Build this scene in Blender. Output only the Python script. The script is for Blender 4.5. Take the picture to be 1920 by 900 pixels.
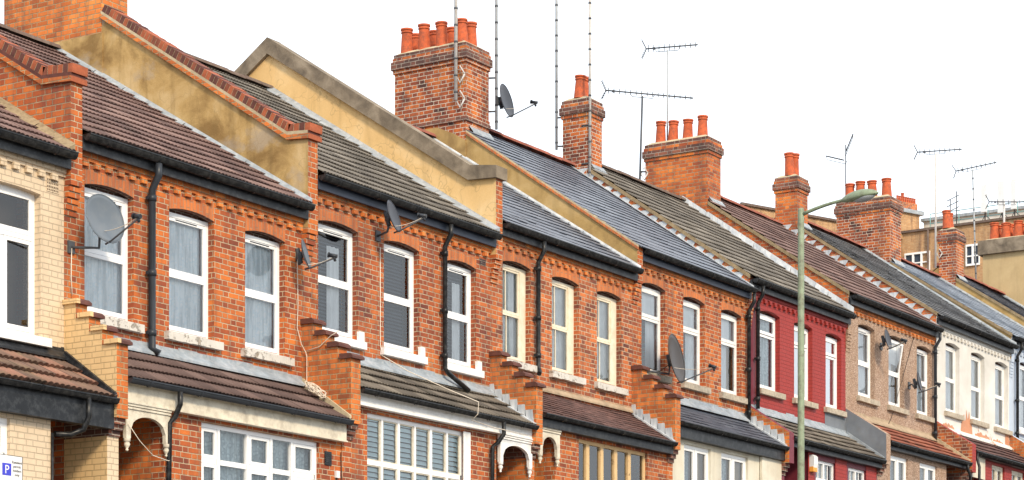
import bpy, math, random
from mathutils import Vector, Matrix, Euler
R = math.radians
random.seed(7)
for o in list(bpy.data.objects): bpy.data.objects.remove(o, do_unlink=True)
scn = bpy.context.scene
C = scn.collection
# ------------------------------------------------------------------ camera, light, exposure
cam = bpy.data.cameras.new("camera"); co = bpy.data.objects.new("camera", cam); C.objects.link(co)
co.location = (0, -20.62, 0); co.rotation_euler = (R(90), 0, R(-57.494))
cam.sensor_width = 36; cam.lens = 80.6; cam.shift_y = 0.4844; cam.clip_start = .5; cam.clip_end = 3000
scn.camera = co
w = bpy.data.worlds.new("World"); scn.world = w; w.use_nodes = True
nt = w.node_tree; nt.nodes.clear()
wo = nt.nodes.new('ShaderNodeOutputWorld'); bg = nt.nodes.new('ShaderNodeBackground')
sky = nt.nodes.new('ShaderNodeTexSky'); sky.sky_type = 'NISHITA'; sky.sun_disc = False
SUN_EL, SUN_AZ = 34, 238       # azimuth in degrees measured anticlockwise from +X
sky.sun_elevation = R(SUN_EL); sky.sun_rotation = R(90 - SUN_AZ)
sc_ = nt.nodes.new('ShaderNodeVectorMath'); sc_.operation = 'SCALE'; sc_.inputs['Scale'].default_value = .9
# cloud layer: a nearly even bright overcast with faint variation
tc = nt.nodes.new('ShaderNodeTexCoord'); nz = nt.nodes.new('ShaderNodeTexNoise'); nz.inputs['Scale'].default_value = 1.6; nz.inputs['Detail'].default_value = 3
cr = nt.nodes.new('ShaderNodeValToRGB'); cr.color_ramp.elements[0].position = .3; cr.color_ramp.elements[1].position = .7
cr.color_ramp.elements[0].color = (11.3, 12.1, 13.0, 1); cr.color_ramp.elements[1].color = (12.4, 13.1, 13.8, 1)
mx = nt.nodes.new('ShaderNodeMix'); mx.data_type = 'RGBA'; mx.inputs[0].default_value = .88
nt.links.new(tc.outputs['Generated'], nz.inputs['Vector']); nt.links.new(nz.outputs[0], cr.inputs[0])
nt.links.new(sky.outputs[0], sc_.inputs[0]); nt.links.new(sc_.outputs[0], mx.inputs[6]); nt.links.new(cr.outputs[0], mx.inputs[7])
nt.links.new(mx.outputs[2], bg.inputs[0]); bg.inputs[1].default_value = .1
nt.links.new(bg.outputs[0], wo.inputs[0])
sl = bpy.data.lights.new("sun", 'SUN'); sl.energy = 2.7; sl.angle = R(9); sl.color = (1, .83, .60)
so = bpy.data.objects.new("sun", sl); C.objects.link(so)
sd = Vector((math.cos(R(SUN_AZ))*math.cos(R(SUN_EL)), math.sin(R(SUN_AZ))*math.cos(R(SUN_EL)), math.sin(R(SUN_EL))))
so.rotation_euler = sd.to_track_quat('Z', 'Y').to_euler(); so.location = sd*60
scn.view_settings.view_transform = 'Standard'; scn.view_settings.look = 'None'; scn.view_settings.gamma = 1
scn.view_settings.exposure = .42
scn.render.engine = 'CYCLES'; scn.render.resolution_x = 1024; scn.render.resolution_y = 480
scn.cycles.max_bounces = 6; scn.cycles.transparent_max_bounces = 12

# ------------------------------------------------------------------ node helper
class N:
    def __init__(s, name):
        s.m = bpy.data.materials.new(name); s.m.use_nodes = True; s.t = s.m.node_tree; s.t.nodes.clear()
        s.out = s.t.nodes.new('ShaderNodeOutputMaterial'); s.p = s.t.nodes.new('ShaderNodeBsdfPrincipled')
        s.t.links.new(s.p.outputs[0], s.out.inputs[0]); s.tc = s.t.nodes.new('ShaderNodeTexCoord')
        s.p.inputs['Specular IOR Level'].default_value = .3
    def n(s, k, **kw):
        x = s.t.nodes.new(k)
        for a, b in kw.items(): setattr(x, a, b)
        return x
    def L(s, a, b): s.t.links.new(a, b)
    def put(s, v, sock):
        if hasattr(v, 'is_linked') or hasattr(v, 'links'): s.L(v, sock)
        else: sock.default_value = v
    def math(s, op, a, b=0., c=None):
        x = s.n('ShaderNodeMath', operation=op); s.put(a, x.inputs[0]); s.put(b, x.inputs[1])
        if c is not None: s.put(c, x.inputs[2])
        return x.outputs[0]
    def noise(s, scale, detail=4, vec=None, rough=.6, dist=0.):
        x = s.n('ShaderNodeTexNoise'); x.inputs['Scale'].default_value = scale; x.inputs['Detail'].default_value = detail
        x.inputs['Roughness'].default_value = rough; x.inputs['Distortion'].default_value = dist
        s.L(vec if vec is not None else s.tc.outputs['Object'], x.inputs['Vector']); return x.outputs['Fac']
    def mapped(s, scale, coord='Object'):
        x = s.n('ShaderNodeMapping'); x.inputs['Scale'].default_value = scale; s.L(s.tc.outputs[coord], x.inputs['Vector']); return x.outputs[0]
    def ramp(s, fac, stops, interp='LINEAR'):
        x = s.n('ShaderNodeValToRGB'); e = x.color_ramp; e.interpolation = interp
        while len(e.elements) < len(stops): e.elements.new(.5)
        for el, (p, c) in zip(e.elements, stops):
            el.position = p; el.color = (c, c, c, 1) if isinstance(c, (int, float)) else (*c, 1)
        s.L(fac, x.inputs[0]); return x.outputs[0]
    def mix(s, f, a, b, mode='MIX'):
        x = s.n('ShaderNodeMix', data_type='RGBA', blend_type=mode); s.put(f, x.inputs[0])
        for v, i in ((a, 6), (b, 7)):
            if isinstance(v, tuple): x.inputs[i].default_value = (*v, 1) if len(v) == 3 else v
            else: s.L(v, x.inputs[i])
        return x.outputs[2]
    def white(s, vec):
        x = s.n('ShaderNodeTexWhiteNoise', noise_dimensions='3D'); s.L(vec, x.inputs['Vector']); return x.outputs['Value']
    def comb(s, a, b, c=0.):
        x = s.n('ShaderNodeCombineXYZ'); s.put(a, x.inputs[0]); s.put(b, x.inputs[1]); s.put(c, x.inputs[2]); return x.outputs[0]
    def bump(s, h, dist, strength=1.):
        x = s.n('ShaderNodeBump'); x.inputs['Distance'].default_value = dist; x.inputs['Strength'].default_value = strength
        s.L(h, x.inputs['Height']); s.L(x.outputs[0], s.p.inputs['Normal'])
    def col(s, c): s.put(c if not isinstance(c, tuple) else (*c, 1), s.p.inputs['Base Color'])
    def rough(s, r): s.put(r, s.p.inputs['Roughness'])

def plain(name, c, rough=.6, var=.15, scale=3., bump=0., metal=0., dirt=None, dirt_amt=.4):
    m = N(name); f = m.noise(scale, 5)
    a = tuple(max(0, v*(1-var)) for v in c); b = tuple(min(1, v*(1+var)) for v in c)
    col = m.ramp(f, [(.25, a), (.75, b)])
    if dirt:
        g = m.ramp(m.noise(scale*2.7, 6, rough=.7), [(.45, 0.), (.7, dirt_amt)]); col = m.mix(g, col, dirt)
    m.col(col); m.rough(rough); m.p.inputs['Metallic'].default_value = metal
    if bump: m.bump(m.noise(scale*12, 4), bump)
    return m.m

BR_ORANGE = [(0, (.07, .028, .022)), (.12, (.17, .045, .025)), (.32, (.29, .068, .027)), (.55, (.44, .108, .028)), (.78, (.57, .16, .034)), (.92, (.65, .21, .045)), (1, (.48, .22, .09))]
BR_RED = [(0, (.07, .03, .03)), (.25, (.2, .06, .035)), (.5, (.42, .115, .04)), (.75, (.58, .165, .048)), (1, (.64, .25, .09))]
BR_DARK = [(0, (.05, .032, .03)), (.3, (.13, .055, .04)), (.55, (.27, .085, .045)), (.8, (.44, .13, .05)), (1, (.52, .25, .12))]
def brick(name, pal, mortar=(.60, .45, .30), soot=.5, soot_col=(.05, .035, .035), paint=None, swap=False, course=.075, length=.225, bright=1., patch=.35, sootscale=.9, bumpd=.012):
    m = N(name)
    sp = m.n('ShaderNodeSeparateXYZ'); 
    wob = m.n('ShaderNodeTexNoise'); wob.inputs['Scale'].default_value = 5; m.L(m.tc.outputs['UV'], wob.inputs['Vector'])
    wv = m.n('ShaderNodeVectorMath', operation='MULTIPLY_ADD'); m.L(wob.outputs['Color'], wv.inputs[0]); wv.inputs[1].default_value = (.014, .01, 0); m.L(m.tc.outputs['UV'], wv.inputs[2])
    m.L(wv.outputs[0], sp.inputs[0])
    u, v = (sp.outputs[1], sp.outputs[0]) if swap else (sp.outputs[0], sp.outputs[1])
    per = length*1.5
    rv = m.math('DIVIDE', v, course); row = m.math('FLOOR', rv); fv = m.math('FRACT', rv)
    off = m.math('MULTIPLY', m.math('MODULO', m.math('ABSOLUTE', row), 2.), per/2 if not swap else per*.33)
    jit = m.math('MULTIPLY', m.white(m.comb(row, 3.3)), .03)
    uu = m.math('DIVIDE', m.math('ADD', m.math('ADD', u, off), jit), per)
    cu = m.math('FLOOR', uu); fu = m.math('FRACT', uu)
    isH = m.math('GREATER_THAN', fu, .66667)
    l1 = m.math('MULTIPLY', fu, per); l2 = m.math('ABSOLUTE', m.math('SUBTRACT', l1, length)); l3 = m.math('SUBTRACT', per, l1)
    de = m.math('MINIMUM', m.math('MINIMUM', l1, l2), l3)
    fvm = m.math('MULTIPLY', fv, course); dv = m.math('MINIMUM', fvm, m.math('SUBTRACT', course, fvm))
    d = m.math('MINIMUM', de, dv)
    dn = m.math('ADD', d, m.math('MULTIPLY', m.math('SUBTRACT', m.noise(60, 3), .5), .006))
    face = m.n('ShaderNodeMapRange', interpolation_type='SMOOTHSTEP'); m.L(dn, face.inputs[0]); face.inputs[1].default_value = .0045; face.inputs[2].default_value = .0085
    face = face.outputs[0]
    idv = m.comb(m.math('ADD', cu, m.math('MULTIPLY', isH, .5)), row, 1.7)
    rnd = m.white(idv)
    big = m.noise(sootscale, 5, rough=.65)
    if paint:
        vr = m.ramp(m.noise(1.3, 5), [(.3, tuple(x*.93 for x in paint)), (.7, tuple(min(1, x*1.04) for x in paint))])
        vr = m.mix(m.math('MULTIPLY', rnd, .10), vr, tuple(x*.72 for x in paint))
        dirt = m.ramp(m.noise(3.2, 7, rough=.75), [(.56, 0.), (.75, soot)])
        c = m.mix(dirt, vr, soot_col)
        c = m.mix(m.math('MULTIPLY', m.math('SUBTRACT', 1., face), .6), c, tuple(x*.5 for x in paint))
        c = m.mix(m.ramp(m.noise(2.4, 6, vec=m.mapped((1.8, 1.8, .2)), rough=.65), [(.5, 0.), (.74, .3)]), c, tuple(x*.55 for x in paint))
    else:
        x = m.math('ADD', m.math('MULTIPLY', rnd, .5), m.math('MULTIPLY', m.math('SUBTRACT', big, .5), 1.1 * patch * 3.2)); x = m.math('ADD', x, .24)
        c = m.ramp(x, pal)
        c = m.mix(.55, c, m.mix(m.noise(38, 5, rough=.7), tuple([.38]*3), tuple([1.]*3)), 'MULTIPLY')
        g = m.n('ShaderNodeVectorMath', operation='SCALE'); m.L(c, g.inputs[0]); g.inputs['Scale'].default_value = 1.3*bright; c = g.outputs[0]
        mc = m.mix(m.ramp(m.noise(7, 5), [(.35, 0.), (.7, .6)]), mortar, tuple(x*.45 for x in mortar))
        c = m.mix(face, mc, c)
        st = m.ramp(m.noise(sootscale*2.2, 8, rough=.72), [(.5, 0.), (.74, soot)])
        run = m.ramp(m.noise(2.2, 6, vec=m.mapped((1.6, 1.6, .22)), rough=.65), [(.48, 0.), (.70, .6)]); c = m.mix(run, c, tuple(x*1.6 for x in soot_col))
        c = m.mix(st, c, soot_col)
        ef = m.ramp(m.noise(4.3, 6, rough=.7), [(.68, 0.), (.82, .35)]); c = m.mix(ef, c, (.55, .45, .36))
    m.col(c); m.rough(.85 if not paint else .6)
    hgt = m.math('ADD', m.math('MULTIPLY', face, .6 if not paint else .45), m.math('ADD', m.math('MULTIPLY', rnd, .2), m.math('MULTIPLY', m.noise(50, 4), .3)))
    m.bump(hgt, bumpd if not paint else .007)
    return m.m

def roofmat(name, pal, tw, gauge, rough=.75, lichen=(.35, .33, .27), li=.25, moss=None, mossamt=.5, spec=.3):
    m = N(name); sp = m.n('ShaderNodeSeparateXYZ'); m.L(m.tc.outputs['UV'], sp.inputs[0])
    r = m.math('FLOOR', m.math('DIVIDE', sp.outputs[1], gauge)); off = m.math('MULTIPLY', m.math('MODULO', m.math('ABSOLUTE', r), 2.), .5)
    uu = m.math('ADD', m.math('DIVIDE', sp.outputs[0], tw), off); q = m.math('FLOOR', uu)
    rnd = m.white(m.comb(q, r, .3))
    big = m.noise(.9, 6, rough=.65)
    c = m.ramp(m.math('ADD', m.math('MULTIPLY', rnd, .55), m.math('MULTIPLY', m.math('SUBTRACT', big, .27), .95)), pal)
    c = m.mix(.6, c, m.mix(m.noise(26, 6, rough=.75), (.45, .45, .45), (1., 1., 1.)), 'MULTIPLY')
    g = m.n('ShaderNodeVectorMath', operation='SCALE'); m.L(c, g.inputs[0]); g.inputs['Scale'].default_value = 1.25; c = g.outputs[0]
    l = m.ramp(m.noise(17, 7, rough=.8), [(.6, 0.), (.72, li)]); c = m.mix(l, c, lichen)
    if moss:
        k = m.ramp(m.noise(2.3, 7, rough=.75), [(.5, 0.), (.7, mossamt)]); c = m.mix(k, c, moss)
    fu = m.math('FRACT', uu); e = m.math('MINIMUM', fu, m.math('SUBTRACT', 1., fu)); jl = m.math('LESS_THAN', e, .004/tw)
    c = m.mix(m.math('MULTIPLY', jl, .7), c, (.02, .02, .02))
    m.col(c); m.rough(rough); m.p.inputs['Specular IOR Level'].default_value = spec
    m.bump(m.math('ADD', m.noise(40, 5), m.math('MULTIPLY', rnd, .4)), .006)
    return m.m

def render_mat(name, base, dark, light, grey=None, sharp=.18, scale=.8, crack=.0, streak=0.):
    m = N(name); a = m.noise(scale, 7, rough=.6, dist=.4)
    c = m.ramp(a, [(.5-sharp, dark), (.5, base), (.5+sharp, light)])
    if grey: c = m.mix(m.ramp(m.noise(scale*.75, 5, vec=m.mapped((1, 1, 1.4))), [(.54, 0.), (.62, .75)]), c, grey)
    c = m.mix(.35, c, m.mix(m.noise(30, 5), (.6, .6, .6), (1., 1., 1.)), 'MULTIPLY')
    if streak: c = m.mix(m.ramp(m.noise(5, 5, vec=m.mapped((1, 1, .12))), [(.5, 0.), (.75, streak)]), c, tuple(x*.45 for x in dark))
    if crack:
        v = m.n('ShaderNodeTexVoronoi', feature='DISTANCE_TO_EDGE'); v.inputs['Scale'].default_value = 1.6; 
        wv = m.n('ShaderNodeVectorMath', operation='ADD'); nn = m.n('ShaderNodeTexNoise'); nn.inputs['Scale'].default_value = 3; m.L(m.tc.outputs['Object'], nn.inputs['Vector'])
        m.L(m.tc.outputs['Object'], wv.inputs[0]); m.L(nn.outputs['Color'], wv.inputs[1]); m.L(wv.outputs[0], v.inputs['Vector'])
        k = m.ramp(v.outputs[0], [(.0, crack), (.02, 0.)]); c = m.mix(k, c, tuple(x*.5 for x in base))
    m.col(c); m.rough(.9); m.bump(m.noise(60, 5), .004); return m.m

def pebble(name):
    m = N(name); v = m.n('ShaderNodeTexVoronoi'); v.inputs['Scale'].default_value = 80; m.L(m.tc.outputs['Object'], v.inputs['Vector'])
    w_ = m.n('ShaderNodeSeparateColor'); m.L(v.outputs['Color'], w_.inputs[0])
    c = m.ramp(w_.outputs[0], [(0, (.14, .09, .065)), (.35, (.33, .215, .155)), (.7, (.46, .32, .24)), (1, (.66, .53, .43))])
    c = m.mix(m.ramp(m.noise(1.1, 6, rough=.7), [(.45, 0.), (.7, .5)]), c, (.34, .2, .11))
    c = m.mix(m.ramp(m.noise(5, 5, vec=m.mapped((1, 1, .15))), [(.55, 0.), (.8, .4)]), c, (.1, .08, .06))
    m.col(c); m.rough(.95); m.bump(v.outputs[0], .008); return m.m

def lace(name, c1, c2, scale=9, fold=9.):
    m = N(name); v = m.n('ShaderNodeTexVoronoi', feature='SMOOTH_F1'); v.inputs['Scale'].default_value = scale; m.L(m.mapped((1, 1, 1)), v.inputs['Vector'])
    k = m.ramp(v.outputs[0], [(.2, 1.), (.38, .0), (.5, .6)])
    c = m.mix(k, c1, c2); c = m.mix(m.ramp(m.noise(7, 4, vec=m.mapped((3, 1, .25))), [(.42, 0.), (.62, .55)]), c, tuple(x*.5 for x in c1))  # vertical noise stripes paint fold shading into the lace colour
    m.col(c); m.rough(.9); return m.m

def peel(name, top, under, amt=.5, sc=9):
    m = N(name); k = m.ramp(m.noise(sc, 7, rough=.75), [(amt-.03, 0.), (amt+.03, 1.)])
    m.col(m.mix(k, m.ramp(m.noise(3, 4), [(.3, tuple(x*.8 for x in top)), (.7, top)]), m.ramp(m.noise(21, 5), [(.3, tuple(x*.5 for x in under)), (.7, under)])))
    m.rough(.7); m.bump(m.math('SUBTRACT', 1., k), .006); return m.m

def glassm(name, tint=(.97, .99, .99), refl=1.):
    m = N(name); t = m.t; t.nodes.remove(m.p)
    tr = m.n('ShaderNodeBsdfTransparent'); tr.inputs[0].default_value = (*tint, 1)
    gl = m.n('ShaderNodeBsdfGlossy'); gl.inputs['Roughness'].default_value = .02
    fr = m.n('ShaderNodeFresnel'); fr.inputs['IOR'].default_value = 1.55
    b = m.n('ShaderNodeBump'); b.inputs['Distance'].default_value = .0015; b.inputs['Strength'].default_value = 1; m.L(m.noise(1.4, 2), b.inputs['Height']); m.L(b.outputs[0], gl.inputs['Normal'])
    ms = m.n('ShaderNodeMixShader'); m.L(m.math('MULTIPLY', fr.outputs[0], 1.6*refl), ms.inputs[0]); m.L(tr.outputs[0], ms.inputs[1]); m.L(gl.outputs[0], ms.inputs[2]); m.L(ms.outputs[0], m.out.inputs[0])
    return m.m

M = {}
M['brick'] = brick('orange_brick', BR_ORANGE, soot=.35)
M['brick_red'] = brick('red_brick', BR_RED, soot=.5, mortar=(.64, .49, .34))
M['brick_c'] = brick('brown_red_brick', [(0, (.06, .026, .022)), (.2, (.17, .045, .028)), (.5, (.37, .09, .03)), (.8, (.52, .145, .038)), (1, (.6, .21, .06))], soot=.5, mortar=(.56, .44, .31), sootscale=.7)
M['brick_side'] = brick('party_brick', BR_ORANGE, soot=.45, mortar=(.45, .34, .22), course=.078, patch=.3, bright=1.05)
M['brick_stack'] = brick('stack_brick', BR_ORANGE, soot=.75, mortar=(.72, .62, .5), bright=.95, patch=.6, sootscale=1.5)
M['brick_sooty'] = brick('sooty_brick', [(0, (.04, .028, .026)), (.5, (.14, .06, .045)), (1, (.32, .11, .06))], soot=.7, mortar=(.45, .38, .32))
M['brick_wing'] = brick('wing_brick', [(0, (.2, .06, .03)), (.3, (.45, .12, .03)), (.7, (.68, .2, .045)), (1, (.72, .28, .07))], soot=.35, mortar=(.5, .36, .2), patch=.25)
M['gauged'] = brick('gauged_brick', [(0, (.34, .1, .04)), (.4, (.52, .15, .045)), (1, (.64, .21, .06))], soot=.3, swap=True, mortar=(.45, .24, .14), patch=.15, course=.068, length=.23, bumpd=.004)
M['coping_brick'] = brick('coping_brick', [(0, (.07, .03, .025)), (.5, (.2, .06, .035)), (1, (.42, .13, .05))], soot=.35, swap=True, mortar=(.7, .55, .32), course=.082, length=.5)
M['coping_stone_red'] = plain('red_coping_tile', (.12, .045, .034), .6, .4, 5, .004, dirt=(.05, .04, .04))
M['cream_brick'] = brick('cream_painted_brick', None, paint=(.68, .54, .38), soot=.35, soot_col=(.4, .27, .15))
M['cream_brick_lit'] = brick('sunlit_cream_painted_brick', None, paint=(.74, .52, .27), soot=.4, soot_col=(.55, .34, .17))  # cream paint with warm sun on left-facing sides put into its colour
M['red_paint'] = brick('red_painted_brick', None, paint=(.33, .036, .030), soot=.4, soot_col=(.26, .03, .03))
M['plum_paint'] = plain('plum_paint', (.16, .025, .04), .5, .2, 3)
M['grey_paint'] = plain('grey_paint', (.17, .19, .22), .6, .25, 3, dirt=(.2, .2, .2))
M['pebble'] = pebble('pebbledash')
M['white_wall'] = render_mat('white_render', (.68, .66, .62), (.6, .58, .54), (.76, .74, .71), scale=1.2)
M['white_low'] = peel('peeling_white_render', (.78, .74, .7), (.6, .3, .18), .6, 1.6)
M['blue_wall'] = render_mat('pale_blue_render', (.50, .58, .70), (.45, .52, .64), (.58, .66, .78), scale=1.2)
M['cream_wall'] = render_mat('cream_render', (.68, .64, .53), (.60, .54, .43), (.76, .72, .62), scale=1.1, streak=.3)
M['ochre_stain'] = render_mat('stained_ochre_render', (.50, .335, .135), (.27, .165, .06), (.62, .45, .23), grey=(.40, .33, .25), scale=1.1, sharp=.12, streak=.5, crack=.35)
M['yellow_render'] = render_mat('yellow_render', (.78, .525, .24), (.68, .44, .18), (.85, .63, .35), scale=.9, crack=.6, streak=.35)
M['ochre'] = render_mat('ochre_render', (.46, .305, .12), (.30, .19, .075), (.57, .40, .185), scale=1.6, streak=.3)
M['tan_render'] = render_mat('tan_render', (.56, .42, .23), (.46, .33, .17), (.64, .50, .30), scale=.6, streak=.35)
M['salmon'] = peel('salmon_plaster', (.60, .28, .16), (.66, .5, .42), .62, 7)
M['concrete'] = render_mat('weathered_concrete', (.235, .19, .14), (.13, .105, .08), (.35, .29, .22), scale=3., streak=.2)
M['mortar'] = plain('lime_mortar', (.50, .42, .28), .9, .25, 6, .004, dirt=(.2, .16, .1))
M['verge_mortar'] = plain('weathered_verge_mortar', (.30, .23, .14), .9, .3, 6, .004, dirt=(.1, .07, .04), dirt_amt=.6)
M['apron_tan'] = plain('tan_mortar_apron', (.38, .29, .2), .9, .3, 6, .004)
M['lead'] = plain('grey_lead', (.27, .31, .35), .5, .3, 4, .003, dirt=(.6, .6, .6), dirt_amt=.45)
_m = N('streaked_pale_lead'); _c = _m.ramp(_m.noise(9, 5, vec=_m.mapped((1, 1, .25))), [(.35, (.34, .38, .43)), (.6, (.54, .57, .6)), (.75, (.66, .68, .7))])
_m.col(_c); _m.rough(.55); M['lead_pale'] = _m.m
M['tile_brown'] = roofmat('brown_tile', [(0, (.07, .045, .044)), (.45, (.155, .098, .09)), (.8, (.23, .15, .135)), (1, (.28, .2, .17))], .3, .33, moss=(.16, .12, .09), mossamt=.25)
M['tile_dkbrown'] = roofmat('dark_brown_tile', [(0, (.06, .038, .034)), (.6, (.12, .076, .066)), (1, (.17, .115, .1))], .3, .33, li=.1)
M['tile_grey'] = roofmat('grey_tile', [(0, (.06, .053, .047)), (.45, (.145, .13, .114)), (1, (.25, .225, .195))], .3, .33, moss=(.1, .085, .05), mossamt=.3)
M['tile_moss'] = roofmat('mossy_tile', [(0, (.06, .042, .035)), (.4, (.17, .105, .08)), (.75, (.28, .14, .10)), (1, (.36, .29, .2))], .3, .33, moss=(.23, .18, .1), mossamt=.5)
M['tile_worn'] = roofmat('worn_grey_tile', [(0, (.04, .036, .03)), (.45, (.12, .10, .082)), (1, (.24, .21, .17))], .3, .33, moss=(.07, .06, .04), mossamt=.6, li=.4)
M['tile_red'] = roofmat('red_clay_tile', [(0, (.08, .03, .022)), (.5, (.24, .075, .045)), (1, (.42, .16, .09))], .3, .33, moss=(.25, .16, .09), mossamt=.35)
M['tile_maroon'] = roofmat('maroon_tile', [(0, (.045, .026, .024)), (.5, (.105, .055, .048)), (1, (.17, .09, .075))], .17, .11, li=.1)
M['slate_blue'] = roofmat('blue_slate', [(0, (.065, .075, .10)), (.5, (.105, .118, .15)), (1, (.165, .18, .215))], .25, .25, rough=.42, li=.12, spec=.5)
M['slate_light'] = roofmat('pale_blue_slate', [(0, (.15, .18, .23)), (.5, (.24, .28, .34)), (1, (.32, .36, .42))], .25, .25, rough=.45, li=.12, spec=.5)
M['slate_dark'] = roofmat('weathered_slate', [(0, (.035, .037, .042)), (.5, (.09, .092, .1)), (1, (.2, .2, .2))], .2, .2, rough=.6, li=.4, moss=(.11, .095, .06), mossamt=.4)
M['slate_navy'] = roofmat('navy_slate', [(0, (.035, .04, .055)), (.5, (.06, .068, .09)), (1, (.1, .11, .135))], .3, .16, rough=.5, li=.05)
M['terracotta'] = plain('terracotta', (.54, .112, .04), .75, .3, 5, .004, dirt=(.12, .06, .05), dirt_amt=.7)
M['ridge_red'] = plain('red_ridge_tile', (.3, .10, .07), .8, .35, 3, .003, dirt=(.1, .07, .06))
M['ridge_dark'] = plain('dark_ridge_tile', (.13, .09, .075), .85, .3, 3, .003, dirt=(.25, .22, .18))
M['upvc'] = plain('white_plastic_frame', (.84, .85, .86), .35, .03, 2)
M['cream_wood'] = plain('cream_painted_timber', (.76, .69, .55), .5, .1, 3, .001, dirt=(.55, .38, .2), dirt_amt=.35)
M['tan_wood'] = peel('tan_painted_timber', (.72, .50, .26), (.4, .24, .12), .62, 6)
M['white_wood'] = plain('white_painted_timber', (.80, .80, .79), .5, .06, 4, .002, dirt=(.5, .46, .4), dirt_amt=.35)
M['stone_cream'] = plain('dirty_cream_timber', (.66, .61, .5), .6, .12, 3, .002, dirt=(.25, .2, .15), dirt_amt=.5)
M['sill_peel'] = peel('peeling_sill', (.66, .63, .58), (.44, .38, .31), .58, 10)
M['sill_white'] = plain('white_sill', (.80, .80, .80), .6, .06, 5, dirt=(.5, .48, .45))
M['sill_stone'] = plain('stone_sill', (.45, .39, .31), .9, .25, 6, .004, dirt=(.14, .12, .1), dirt_amt=.6)
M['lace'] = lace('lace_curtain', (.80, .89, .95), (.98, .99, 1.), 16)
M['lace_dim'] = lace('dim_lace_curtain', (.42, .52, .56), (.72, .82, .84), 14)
M['cloth_grey'] = plain('grey_curtain', (.78, .80, .80), .9, .15, 4)
M['cloth_white'] = plain('white_curtain', (.88, .9, .92), .9, .08, 4)
M['cloth_tan'] = plain('tan_curtain', (.42, .33, .22), .9, .2, 4)
M['dark_backing'] = plain('dark_window_backing', (.04, .055, .08), .7, .25, 3)  # near-black tone for sheets painted as unlit rooms, and for far panes
M['slat'] = plain('blue_grey_blind', (.09, .115, .15), .6, .1, 3)
M['shutter'] = plain('pale_shutter', (.66, .80, .83), .6, .08, 3)
M['brownish'] = plain('brown_interior', (.12, .085, .06), .9, .3, 3)
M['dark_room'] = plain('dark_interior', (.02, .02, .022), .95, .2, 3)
M['glass'] = glassm('window_glass')
M['glass_mirror'] = glassm('bright_window_glass', (.6, .66, .7), 3.)
M['black'] = plain('black_plastic', (.008, .009, .011), .36, .3, 5, dirt=(.11, .11, .11), dirt_amt=.35)
M['grey_plastic'] = plain('dark_grey_plastic', (.028, .033, .042), .38, .25, 5)
M['black_wood'] = plain('black_painted_board', (.012, .014, .018), .45, .4, 4, .001, dirt=(.12, .13, .14), dirt_amt=.35)
M['navy_wood'] = plain('navy_painted_board', (.02, .028, .048), .45, .25, 4)
M['dish_grey'] = plain('grey_dish_paint', (.12, .145, .175), .38, .08, 2, dirt=(.3, .28, .25), dirt_amt=.15)
M['dish_brown'] = plain('brown_dish_paint', (.055, .047, .045), .4, .1, 2)
M['dish_dark'] = plain('charcoal_dish_paint', (.05, .055, .07), .4, .12, 2)
M['metal'] = plain('galvanised_steel', (.34, .36, .38), .45, .15, 5)
M['metal_dark'] = plain('weathered_aerial_metal', (.07, .075, .085), .5, .2, 5)
M['white_pole'] = plain('pale_painted_pole', (.55, .54, .53), .5, .1, 4, dirt=(.35, .25, .18))
M['lamp_green'] = plain('sage_green_paint', (.23, .285, .19), .5, .2, 3, dirt=(.12, .11, .08), dirt_amt=.8)
M['lamp_lens'] = plain('lamp_diffuser', (.34, .36, .38), .25, .1, 3)
M['cable_white'] = plain('white_cable', (.70, .62, .52), .6, .1, 3)
M['cable_black'] = plain('black_cable', (.02, .02, .02), .6, .1, 3)
M['soil'] = plain('earth', (.10, .085, .06), .95, .3, .3, dirt=(.07, .09, .03))
M['asphalt'] = plain('asphalt', (.05, .05, .052), .9, .25, 2, .004)
M['paving'] = plain('paving_slabs', (.17, .16, .15), .9, .2, 2, .003)
M['kerb'] = plain('granite_kerb', (.3, .29, .28), .9, .2, 5)
M['paint_yellow'] = plain('yellow_road_paint', (.65, .48, .06), .8, .15, 4)
M['tan_brick'] = brick('tan_block_brick', [(0, (.34, .18, .09)), (.5, (.47, .27, .13)), (1, (.56, .37, .2))], soot=.15, mortar=(.55, .42, .28), patch=.2)
M['sign_white'] = plain('sign_white', (.78, .79, .80), .4, .03, 3)
M['sign_blue'] = plain('sign_blue', (.05, .06, .55), .4, .05, 3)
M['sign_black'] = plain('sign_black', (.02, .02, .02), .5, .05, 3)
M['teal'] = plain('teal_railing', (.2, .42, .42), .5, .1, 3)
M['white_pot'] = plain('pale_grey_panel', (.72, .74, .76), .5, .05, 3)
M['orange_box'] = plain('orange_plastic', (.75, .33, .06), .5, .1, 3)
M['door_paint'] = plain('dark_door_paint', (.06, .02, .03), .4, .2, 2)

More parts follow.
